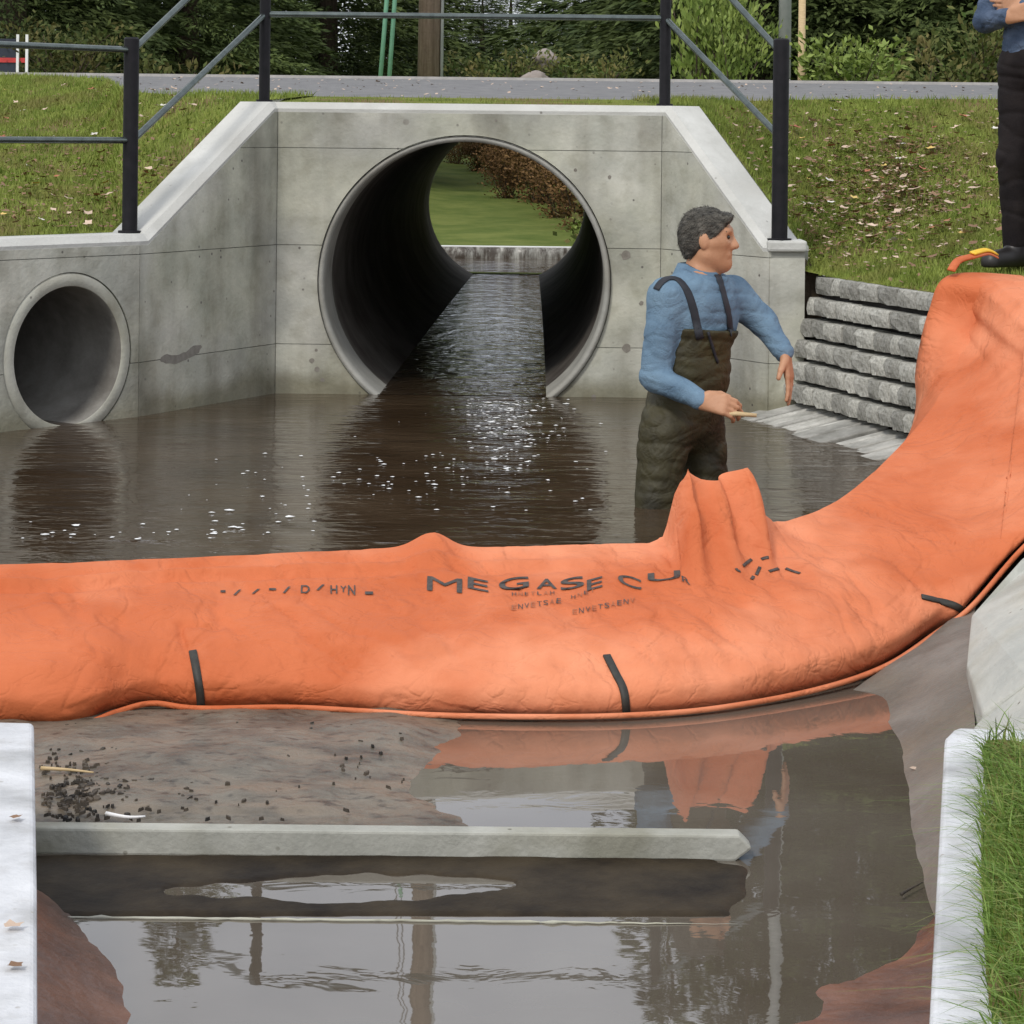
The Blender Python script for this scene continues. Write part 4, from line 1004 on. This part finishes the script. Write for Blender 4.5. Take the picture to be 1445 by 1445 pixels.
    sv, sf = [], []; rg_ = random.Random(13); hn = [v_.normal.copy() for v_ in hair_o.data.vertices]
    for k in range(2600):
        i_ = rg_.randrange(len(V)); p = Vector(V[i_]); n_ = hn[i_]; d_ = (-hf*.5-hu*.6+hs*rg_.uniform(-.35, .35)) if (p-hc).dot(hu) < .07 else (hf*rg_.uniform(-.9, .5)+hs*rg_.uniform(-.6, .6)-hu*.15)
        d_ = (d_-n_*d_.dot(n_)); 
        if d_.length < 1e-3: continue
        d_ = (d_.normalized()+n_*rg_.uniform(.02, .28)).normalized(); L_ = rg_.uniform(.012, .028); w_ = d_.cross(n_).normalized()*.0011; o_ = len(sv)
        sv += [p-w_, p+w_, p+d_*L_*.6+w_*.8, p+d_*L_*.6-w_*.8, p+d_*L_-n_*L_*.18]; sf += [(o_, o_+1, o_+2, o_+3), (o_+3, o_+2, o_+4)]
    part('hair_strands', sv, sf, mats['hair'], hair_o, False, 'stuff')
    # upper garment
    s = SDF(lo, hi, .007); torso(s, .008, low=False)
    if hem is not None: s.ell(pv+spine*.06, tax, (.172, .128, .17), .04)
    s.plane((0, 0, hem if hem is not None else pv.z+.15), (0, 0, -1))
    for e in ('R', 'L'): arm(s, e, .011, .93)
    s.cap(nk-spine*.03, nk+spine*.025, .074, .070, .02)
    s.plane(npv(nk+spine*.035+fwd*0.0), npv((spine*.97+fwd*.12).normalized()))
    V, Fc = s.mesh(); V = displace(V, Fc, .004, 7, (1.2, 1, 1.3), 5); V = crease(V, Fc, .0035, 12, (.35, .6, 1.3), 9)
    top = part(mats.get('top_name', 'shirt'), [Vector(p) for p in V], Fc.tolist(), mats['top'], root); tV, tF = V, Fc
    # lower garment
    s = SDF(lo, hi, .0075)
    s.ell(pv, tax, (.178, .132, .135) if not wader else (.160, .130, .135), .04)
    for e in ('R', 'L'): leg(s, e, .016 if not wader else .014)
    if wader:
        s.ell((ch+pv)/2, tax, (.168, .140, .20), .05); s.ell(ch-spine*.0, tax, (.165, .148, .15), .04)
        for e in ('R', 'L'): s.cap(J['ank'+e]+Vector((0, 0, -.04)), J['toe'+e], .055, .045, .03)
        s.plane(npv(wader), npv((spine-fwd*.12).normalized()))
    else: s.plane((0, 0, J['ankR'].z-.02), (0, 0, -1))
    V, Fc = s.mesh(); V = displace(V, Fc, .005, 6, (1, 1, .9), 2); V = crease(V, Fc, .005, 10, (.35, .5, 1.3), 17)
    low = part(mats.get('low_name', 'trousers'), [Vector(p) for p in V], Fc.tolist(), mats['low'], root)
    if boots:
        for e in ('R', 'L'):
            s = SDF([min(J['ank'+e][i], J['toe'+e][i])-.14 for i in range(3)], [max(J['ank'+e][i], J['toe'+e][i])+.14 for i in range(3)], .006)
            a = J['ank'+e]; t = J['toe'+e]; d = (t-a); d.z = 0; d.normalize()
            s.cap(a+Vector((0, 0, .03)), a+Vector((0, 0, -.02)), .055, .052, .02); s.cap(a-d*.03+Vector((0, 0, -.03)), t, .046, .04, .03); s.cap(a-d*.04+Vector((0, 0, -.045)), t+Vector((0, 0, -.015)), .045, .045, .02)
            s.plane((0, 0, base.z), (0, 0, -1)); V, Fc = s.mesh(); part('shoe', [Vector(p) for p in V], Fc.tolist(), mats['shoe'], root)
    return root, (tV, tF), (low, )
HANDS = {}
# ---- wading man
MY = 9.13
def M(px, py, dy=0): return P(px, py, MY+dy)
J = dict(head=M(1000, 337, .0), neck=M(985, 393, .01), chest=M(985, 452, .0), pelvis=M(962, 588, .02), shR=M(940, 421, -.11), shL=M(1034, 416, .12), elR=M(924, 532, -.14), wrR=M(990, 566, -.27),
         elL=M(1075, 452, .12), wrL=M(1108, 500, .02), hipR=M(940, 604, -.07), hipL=M(988, 606, .09), knR=M(920, 742, -.14), knL=M(1000, 746, .06), ankR=M(905, 890, .02), ankL=M(1005, 890, .16),
         toeR=M(925, 905, -.14), toeL=M(1035, 905, .02))
name_key = 'm'
HANDS['m'] = {'R': (Vector((.93, -.25, -.12)), Vector((.1, .75, -.6)), Vector((.1, .35, .9)), (.55, .6, .62, .65), .02, .5),
              'L': (Vector((.18, -.15, -1)), Vector((-.85, -.35, -.1)), Vector((-.35, -.9, .1)), (.16, .15, .22, .28), .0, .55)}
man, (tV, tF), _ = human('person', 'man standing in the pool in blue shirt and olive chest waders, holding a short stick', J, Vector((.66, -.75, 0)), Vector((.97, -.22, -.03)),
    dict(skin='skin', hair='hair_grey', top='shirt_blue', low='wader_olive', low_name='waders'), False, wader=M(1005, 466, -.12))
man_meshes = [o for o in man.children if o.name.startswith(('shirt', 'waders'))]
allV = []; allF = []
for o in man_meshes:
    k = len(allV); allV += [v_.co+OFF[man] for v_ in o.data.vertices]; allF += [tuple(i+k for i in p_.vertices) for p_ in o.data.polygons]
mt = BVHTree.FromPolygons(allV, allF)
for pix in ([(926, 409), (933, 399), (944, 393), (958, 396), (970, 412), (978, 435), (984, 462), (988, 478)], [(1012, 388), (1016, 398), (1022, 420), (1028, 445), (1030, 470)]):
    strip_on(pix, .030, 'wader_strap', 'shoulder_strap', man, mt, 20, .0015)
strip_on([(999, 468), (1005, 490), (1012, 512)], .010, 'wader_strap', 'drawstring', man, mt, 8)
# collar
nk = J['neck']; v = []
for i in range(25):
    a = 2*math.pi*i/24
    c = nk+Vector((0, 0, -.0))+Vector((.66, -.75, 0)).normalized()*(.072*math.cos(a))+Vector((-.75, -.66, 0)).normalized()*(.066*math.sin(a))
    drop = -.03*max(0, math.cos(a))
    for r, z in ((.96, .058), (1.10, .056), (1.50, -.004), (1.55, -.03)): v.append(nk+(c-nk)*r+Vector((0, 0, z+drop)))
part('collar', v, grid_faces(25, 4, True), 'shirt_blue', man)
sp0 = J['wrR']+Vector((.075, -.02, -.045)); v, f = tube([sp0, sp0+Vector((.05, -.01, .004)), sp0+Vector((.12, -.02, .0))], [.008, .009, .007], 8)
solo('wooden_stick', v, f, 'wood_pale', 'short pale wooden stick held in the wading man\'s hand', 'stick', sp0)
# ---- bystander on the bank
bz = .77; bx, by = 2.34, 10.95
fb = Vector((-.72, -.69, 0)).normalized(); sb = fb.cross(Vector((0, 0, 1)))
def Bp(r, f_, z): return Vector((bx, by, bz))+sb*r+fb*f_+Vector((0, 0, z))
J2 = dict(head=Bp(0, .03, 1.64), neck=Bp(0, 0, 1.47), chest=Bp(0, 0, 1.27), pelvis=Bp(0, 0, .93), shR=Bp(.185, 0, 1.40), shL=Bp(-.185, 0, 1.40), elR=Bp(.235, .07, 1.11), wrR=Bp(.02, .20, 1.12),
          elL=Bp(-.235, .07, 1.11), wrL=Bp(-.03, .18, 1.17), hipR=Bp(.09, 0, .90), hipL=Bp(-.09, 0, .90), knR=Bp(.11, .02, .50), knL=Bp(-.11, .02, .50), ankR=Bp(.12, -.02, .09), ankL=Bp(-.12, -.02, .09), toeR=Bp(.14, .14, .042), toeL=Bp(-.15, .14, .042))
name_key = 'b'
HANDS['b'] = {'R': (sb*-1+Vector((0, 0, .25)), fb*-1, Vector((0, 0, 1)), (.2, .2, .25, .3), .03, .6), 'L': (sb+Vector((0, 0, .1)), fb*-1, Vector((0, 0, 1)), (.2, .2, .25, .3), .03, .6)}
human('person', 'bystander in denim jacket and black trousers with folded arms, standing on the bank', J2, fb, fb, dict(skin='skin', hair='hair_brown', top='denim', top_name='jacket', low='trousers_black', shoe='shoe_black'), True, hem=bz+.80)

# ================================================================== BACKGROUND
def tuft_mesh(name, pts, dirs, L0, L1, W0, seed, m, per=1):
    rg = np.random.RandomState(seed); n = len(pts); P_ = np.array(pts); D = np.array(dirs); D = D/np.linalg.norm(D, axis=1, keepdims=True)
    r = rg.normal(size=(n, 3)); s_ = np.cross(D, r); s_ /= np.linalg.norm(s_, axis=1, keepdims=True); L = rg.uniform(L0, L1, (n, 1)); W = W0*rg.uniform(.7, 1.3, (n, 1))
    v = np.concatenate([P_, P_+D*L*.5+s_*W, P_+D*L, P_+D*L*.5-s_*W]); i = np.arange(n); return mesh(name, v, np.stack([i, i+n, i+2*n, i+3*n], 1), m, False)
def conifer(h, rad, n_b, seed):
    rg = random.Random(seed); pts = []; dirs = []
    for b in range(n_b):
        z = h*(.03+.95*(b/n_b)**1.15); L = rad*(1-z/h)**.8*rg.uniform(.7, 1.15)+.12; a = b*2.4+rg.uniform(-.4, .4); dr = Vector((math.cos(a), math.sin(a), 0)); sd2 = Vector((-dr.y, dr.x, 0))
        nt_ = int(40+L*120)
        for k in range(nt_):
            t = rg.random()**.6; w_ = .30*L*(1-t*.7)*rg.uniform(-1, 1)
            p = dr*L*t+sd2*w_+Vector((0, 0, z+.18*L*t-.32*L*t*t-abs(w_)*.12+rg.uniform(-.06, .06)))
            pts.append(tuple(p)); dirs.append(tuple(dr*rg.uniform(.5, 1)+sd2*(w_*2/max(L, .2)+rg.uniform(-.4, .4))+Vector((0, 0, rg.uniform(-.55, .1)))))
    tr, tf_ = tube([(0, 0, -.2), (0, 0, h*.3), (0, 0, h*.96)], [.02*h, .013*h, .01], 8)
    return tuft_mesh('crown', pts, dirs, .05, .18, .016, seed, 'needles'), mesh('trunk', tr, tf_, 'bark')
CON = [conifer(9, 2.3, 240, 1), conifer(9, 2.7, 260, 2), conifer(9, 2.0, 230, 3)]
tl = [(-8.6, 33, 8.2, 'left of the road barrier'), (-6.3, 31, 8.6, ''), (-4.3, 32.5, 7.8, ''), (-2.7, 36, 8.0, ''), (-3.5, 92, 4.2, ''), (-1.2, 96, 4.1, ''), (1.1, 93, 4.0, ''), (3.4, 97, 4.3, ''), (2.4, 38, 8.6, ''), (3.2, 32, 9.5, ''), (4.6, 33, 11.5, ''), (6.2, 31.5, 11.8, ''), (7.9, 33.5, 11.2, ''), (-7.5, 38, 8.6, ''), (-5.2, 39, 9, ''), (5.3, 39, 12.2, ''), (7.1, 40, 12, ''), (2.9, 42.5, 12.6, ''), (-3.4, 43, 9.6, ''), (-5, 101, 4.8, ''), (6, 95, 4.5, ''), (9.8, 35, 11.2, ''), (-10.6, 36, 9, ''), (-9.2, 46, 9.5, ''), (-6.6, 48, 9.8, ''), (-2.4, 104, 4.6, ''), (-.1, 106, 4.8, ''), (2.2, 105, 4.6, ''), (4.8, 101, 4.6, ''), (4.2, 48, 12, ''), (6.2, 50, 12, ''), (8.8, 47, 12, '')]
for i, (x, y, h, _) in enumerate(tl):
    c, t = CON[i % 3]; z = gz(x, y); s_ = h/9
    if h < 5.5: lab, grp = 'short conifer far off across the field beyond the road', 'far conifers across the field'
    elif x < 0: lab, grp = 'dark green conifer with drooping boughs beyond the road, on the low barrier side', 'conifers beyond the road by the low barrier'
    else: lab, grp = 'tall dark conifer with drooping boughs behind the lime green roadside shrubs', 'tall conifers behind the lime shrubs'
    r_ = thing('conifer_tree', lab, 'tree', (x, y, z), grp)
    for nm, me in (('crown', c), ('trunk', t)):
        o = link(nm, me, r_); o.scale = (1.15, 1.15, 1) if h > 5.5 else (2.3, 2.3, 1)
    r_.scale = (s_, s_, s_); r_.rotation_euler.z = i*1.7
def shrub(seed, h, rad, n, m, up=.6, L=(.05, .1), W=.02, stems=9):
    rg = random.Random(seed); pts = []; dirs = []; st = []
    for k in range(stems):
        a = rg.uniform(0, 6.28); lean = rad*rg.uniform(.2, 1); hh = h*rg.uniform(.6, 1); tip = Vector((math.cos(a)*lean, math.sin(a)*lean, hh)); b = Vector((math.cos(a)*.06, math.sin(a)*.06, -.1)); mid_ = b.lerp(tip, .55)+Vector((rg.uniform(-.1, .1)*rad, rg.uniform(-.1, .1)*rad, .1*hh))
        pl_ = spline([b, mid_, tip], 7); st.append(tube(pl_, [.012, .011, .009, .008, .006, .004, .003], 5))
        for _ in range(n//stems):
            t = rg.random()**.7; q = pl_[min(6, int(t*6.99))]; o_ = Vector((rg.gauss(0, 1), rg.gauss(0, 1), rg.gauss(0, .8)))*rad*.17
            pts.append(tuple(q+o_)); dirs.append((o_.x*2+rg.uniform(-.3, .3), o_.y*2+rg.uniform(-.3, .3), up+rg.uniform(-.5, .4)))
    v, f = merge(st); return tuft_mesh('foliage', pts, dirs, L[0], L[1], W, seed, m), mesh('stems', v, f, 'bark')
def put_shrub(x, y, z, sh, label, sc=1., name='shrub', group=None):
    r_ = thing(name, label, 'shrub', (x, y, z), group)
    link('foliage', sh[0], r_); link('stems', sh[1], r_); r_.scale = (sc,)*3; return r_
def PXY(px, Y): return P(px, 100, Y).x
lime = shrub(21, 1.0, .5, 1500, 'leaves_lime', .7, (.06, .12), .018)
z0 = 1.72
put_shrub(PXY(985, 22.0), 22.0, z0-.15, lime, 'tall lime green leafy shrub beside the road behind the headwall corner', 1.05)
put_shrub(PXY(1035, 21.6), 21.6, z0-.1, lime, 'lower lime green leafy shrub leaning toward the tall rail post', .72).rotation_euler.z = 2
low_s = shrub(22, .62, .75, 1500, 'leaves_lime', .25, (.06, .13), .02, 12)
put_shrub(PXY(1205, 22.2), 22.2, z0-.12, low_s, 'low spreading yellow green shrub beyond the road opposite the leafy bank', .85)
dark_s = shrub(23, .7, .7, 1400, 'leaves_mixed', .4, (.05, .11), .02, 12)
for i, px in enumerate((90, 250, 430, 700, 840, 920, 1120, 1290, 1380)):
    o = put_shrub(PXY(px, 23.5+(i % 3)*.6), 23.5+(i % 3)*.6, gz(PXY(px, 23.5), 23.5)-.05, dark_s, 'dull green undergrowth shrub in the shade under the conifers', .8+.15*(i % 3), group='undergrowth beyond the road'); o.rotation_euler.z = i
    if px in (700, 840): o.location.y = 21.2; o.location.z = 1.55; o.location.x = PXY(px, 21.2); o.scale = (.6,)*3
brown_s = shrub(24, 1.5, .9, 3200, 'leaves_brown', .3, (.05, .11), .022, 16)
for i, (x, y, s_) in enumerate(((.85, 29.0, .62), (.35, 33, .66), (1.3, 31.5, .75), (.0, 36.5, .55), (.95, 36, .62), (1.9, 29, .8), (.5, 40, .5), (-.3, 43, .45), (.62, 30.6, .6), (-.05, 33.8, .5), (1.2, 27.8, .5), (-.55, 40, .40), (-.95, 41.5, .36), (-.2, 39, .42), (.1, 37.5, .5), (-.75, 44, .4))):
    put_shrub(x, y, gz(x, y)-.05, brown_s, 'rust brown autumn bush along the stream seen through the large pipe', s_, 'autumn_bush', 'autumn bushes along the stream').rotation_euler.z = i*1.3
put_shrub(.95, 27.2, gz(.95, 27.2)-.05, low_s, 'small green plant on the stream edge below the brown bushes', .45)
# boulders by the road
def boulder(c, r, seed, label):
    bm = bmesh.new(); bmesh.ops.create_icosphere(bm, subdivisions=3, radius=1)
    v = [Vector((p.co.x*r*1.2, p.co.y*r, p.co.z*r*.8))*(1+.35*nfield(p.co, 1.1, seed)) for p in bm.verts]; f = [tuple(q.index for q in p.verts) for p in bm.faces]; bm.free()
    return solo('boulder', [c+x for x in v], f, 'rock', label, 'boulder', c-Vector((0, 0, r*.8)))
boulder(Vector((PXY(755, 20.9), 20.9, 1.78)), .10, 1, 'pale pinkish boulder at the far edge of the road')
boulder(Vector((PXY(770, 21.3), 21.3, 1.96)), .11, 2, 'pale pinkish boulder lying higher and behind the other boulder')
# utility pole with guy
px_ = PXY(605, 20.9); pb = Vector((px_, 20.9, 1.6))
up_ = thing('utility_pole', 'weathered brown wooden utility pole standing behind the road', 'pole', pb)
v, f = tube([pb, pb+Vector((.02, 0, 3.5)), pb+Vector((.06, 0, 7.2))], [.098, .09, .075], 14); part('shaft', v, f, 'pole_wood', up_)
v, f = tube([pb+Vector((.11, -.03, 0)), pb+Vector((.12, -.03, 6))], .014, 8); part('conduit', v, f, 'pole_grey', up_)
v, f = box_pts(pb+Vector((.06, -.1, 6.8)), Vector((.9, 0, 0)), Vector((0, .05, 0)), Vector((0, 0, .06))); part('crossarm', v, f, 'pole_wood', up_, False)
ga = P(536, 112, 20.6); gb_ = pb+Vector((.04, 0, 6.5))
gy = thing('guy_wire', 'steel guy wires with pale green plastic guards slanting down beside the utility pole', 'guy wire', ga)
for off in (0, .075):
    a_ = ga+Vector((off, 0, -.05)); v, f = tube([a_, gb_], .006, 6); w_ = part('wire', v, f, 'wire', gy)
    v, f = tube([a_, a_.lerp(gb_, .36+off)], .019, 8); part('guard', v, f, 'guard_green', gy)
px2 = PXY(1107, 23); pb2 = Vector((px2, 23, 1.6)); v, f = tube([pb2, pb2+Vector((0, 0, 4)), pb2+Vector((.03, 0, 7.6))], [.06, .055, .045], 12)
solo('lamp_pole', v, f, 'pole_grey', 'slim grey pole rising behind the stout right-hand rail post', 'pole', pb2)
pb3 = Vector((PXY(1131, 24.5), 24.5, 1.55)); v, f = tube([pb3, pb3+Vector((0, 0, .5)), pb3+Vector((.0, 0, 1.15))], [.04, .038, .036], 10)
solo('marker_stake', v, f, 'wood_pale', 'short tan wooden stake standing in front of the conifers', 'stake', pb3)
# low barrier at the far left
bq = Vector((P(-70, 80, 23).x, 23, 1.62))
rb = thing('road_barrier', 'low dark blue roadside barrier with a red band and two white uprights', 'barrier', bq)
v, f = box_pts(bq+Vector((0, 0, .30)), Vector((.62, 0, 0)), Vector((0, .05, 0)), Vector((0, 0, .24))); part('board', v, f, 'navy', rb, False)
v, f = box_pts(bq+Vector((.05, -.055, .34)), Vector((.68, 0, 0)), Vector((0, .006, 0)), Vector((0, 0, .022))); part('red_band', v, f, 'red_paint', rb, False)
for px in (25, 38):
    xx = P(px, 80, 22.93).x; v, f = box_pts(Vector((xx, 22.925, bq.z+.28)), Vector((.012, 0, 0)), Vector((0, .012, 0)), Vector((0, 0, .30))); part('upright', v, f, 'white_paint', rb, False)

# ================================================================== FALLEN LEAVES
def leaf_mesh(seed, m):
    rg = random.Random(seed); n = 9; v = [Vector((0, 0, 0))]
    for k in range(n):
        a = 2*math.pi*k/n; r = (1 if k % 2 else .62)*rg.uniform(.8, 1.15); x, y = math.cos(a)*r, math.sin(a)*r*.72
        v.append(Vector((x, y, .28*y*y+.22*x*x+rg.uniform(-.08, .1))))
    return mesh('leaf', v, [(0, 1+k, 1+(k+1) % n) for k in range(n)], m)
LM = {c: [leaf_mesh(k+i*7, 'leaf_'+c) for k in range(3)] for i, c in enumerate(('tan', 'brown', 'red', 'yellow', 'white'))}
btl = BVHTree.FromPolygons(bv_l, bf_l); btr = BVHTree.FromPolygons(bv_r, bf_r)
lr = random.Random(3)
COLW = ['tan']*9+['brown']*6+['red']*2+['yellow']*1+['white']*2
DESC = {'tan': 'pale tan', 'brown': 'dull brown', 'red': 'reddish', 'yellow': 'yellow', 'white': 'bleached whitish'}
def leaf_at(p, c, size, label, group, flat_=.35):
    o = link('fallen_leaf', LM[c][lr.randrange(3)], None, p); o.rotation_euler = (lr.uniform(-flat_, flat_), lr.uniform(-flat_, flat_), lr.uniform(0, 6.28)); o.scale = (size,)*3
    return tag(o, label, 'leaf', group)
n = 0
while n < 190:
    px = lr.gauss(1255, 85); py = lr.gauss(270, 62)
    if lr.random() < .3: px = lr.uniform(1010, 1420); py = lr.uniform(155, 380)
    if not (1000 < px < 1440 and 150 < py < 388): continue
    h, nn = hit(px, py, btr, .034)
    if h is None: continue
    c = lr.choice(COLW); leaf_at(h, c, lr.uniform(.022, .046), DESC[c]+' fallen leaf on the grass bank above the block wall', DESC[c]+' leaves above the block wall'); n += 1
n = 0
while n < 85:
    px = lr.uniform(0, 330); py = lr.uniform(115, 325)
    if lr.random() < .4: py = lr.gauss(285, 25)
    h, nn = hit(px, py, btl, .034)
    if h is None or py > 325: continue
    c = lr.choice(COLW); leaf_at(h, c, lr.uniform(.02, .04), DESC[c]+' fallen leaf on the grass bank behind the low wing wall', DESC[c]+' leaves behind the low wing wall'); n += 1
for px, py, c, sz, lab in ((22, 1153, 'brown', .022, 'brown curled leaf alone on the whitewashed wall top'), (18, 1306, 'tan', .022, 'tan leaf on the whitewashed wall top, beside the speckled one'), (20, 1362, 'brown', .02, 'brown leaf on the whitewashed wall top, close to the rusty silt')):
    leaf_at(Pz(px, py, .008), c, sz, lab, None, .1)
leaf_at(Pz(1291, 1085, -.285), 'tan', .017, 'pale tan leaf lying on the wet bank by the lower water', None, .1)
def litter(name, tree, gen, n, label, cols):
    V_ = []; F_ = []; k = 0
    while k < n:
        px, py = gen(); h, nn = hit(px, py, tree, .022); k += 1
        if h is None: continue
        a = lr.uniform(0, 6.28); r = lr.uniform(.007, .020); t_ = Vector((math.cos(a), math.sin(a), lr.uniform(-.3, .5))); u_ = Vector((-math.sin(a), math.cos(a), lr.uniform(-.3, .5))); o_ = len(V_)
        V_ += [h-t_*r, h+u_*r*.6, h+t_*r, h-u_*r*.6]; F_.append((o_, o_+1, o_+2, o_+3))
    return tag(link(name, mesh(name, V_, F_, cols, False)), label, 'leaf litter', kind='stuff')
gen_r = lambda: (lr.gauss(1250, 75), lr.gauss(270, 48)) if lr.random() < .7 else (lr.uniform(1010, 1420), lr.uniform(155, 385))
litter('leaf_litter', btr, gen_r, 2600, 'crumbled brown leaf litter on the grass bank above the block wall', 'leaf_brown')
litter('leaf_litter', btr, gen_r, 1100, 'crumbled pale leaf litter on the grass bank above the block wall', 'leaf_tan')
gen_l = lambda: (lr.uniform(0, 330), min(325, lr.gauss(265, 50)))
litter('leaf_litter', btl, gen_l, 1100, 'crumbled brown leaf litter on the grass bank behind the low wing wall', 'leaf_brown')
rt = BVHTree.FromPolygons([Vector((x, y, road_z(y)-.018)) for x in (-8, 8) for y in (13, RF+.05)], [(0, 1, 3, 2)])
litter('leaf_litter', rt, lambda: (lr.uniform(150, 1400), lr.choice((lr.gauss(116, 3), lr.gauss(128, 6)))), 420, 'pale dry leaf litter blown along the road', 'leaf_tan')
# debris on the mud
dvs = []; dfs = []
for k in range(360):
    if k < 230: px = lr.gauss(118, 38); py = lr.gauss(1112, 28)
    else: px = lr.uniform(60, 640); py = lr.uniform(1020, 1160)
    if not (56 < px < 575 and 1020 < py < 1158): continue
    c = Pz(px, py, -.278); r = lr.uniform(.003, .013)*(.7 if k >= 150 else 1); o_ = len(dvs); n_ = lr.randrange(5, 8); a0 = lr.uniform(0, 6.28); el = lr.uniform(.35, .9)
    tx, ty = lr.uniform(-.35, .35), lr.uniform(-.35, .35)
    ring = [Vector((math.cos(2*math.pi*q/n_)*r*lr.uniform(.6, 1.3), math.sin(2*math.pi*q/n_)*r*el*lr.uniform(.6, 1.3), 0)) for q in range(n_)]
    ring = [Matrix.Rotation(a0, 3, 'Z') @ q for q in ring]; ring = [Vector((q.x, q.y, q.x*tx+q.y*ty)) for q in ring]
    dvs += [c+q+Vector((0, 0, -.004)) for q in ring]+[c+q*.8+Vector((0, 0, .002+r*lr.uniform(.05, .35))) for q in ring]
    dfs += [(o_+q, o_+(q+1) % n_, o_+n_+(q+1) % n_, o_+n_+q) for q in range(n_)]+[tuple(o_+n_+q for q in range(n_))]
tag(link('debris', mesh('debris', dvs, dfs, 'debris', False)), 'dark leaf litter and grit scattered on the mud flat', 'debris', kind='stuff')
def twig(pix, z, r, m, lab):
    pts = [Pz(x, y, z) for x, y in pix]; v, f = tube(spline(pts, 8), [r*(1-.6*i/7) for i in range(8)], 6); return solo('twig', v, f, m, lab, 'twig', pts[0]-Vector((0, 0, r)))
twig([(58, 1084), (95, 1086), (132, 1090)], -.27, .006, 'wood_pale', 'tan twig lying on the mud flat among dark litter')
twig([(150, 1148), (180, 1153), (205, 1152)], -.27, .006, 'white_paint', 'bleached whitish twig lying on the mud close to the sill')
twig([(1272, 1262), (1285, 1254), (1302, 1245)], -.285, .004, 'debris', 'thin black twig lying at the edge of the wet bank')
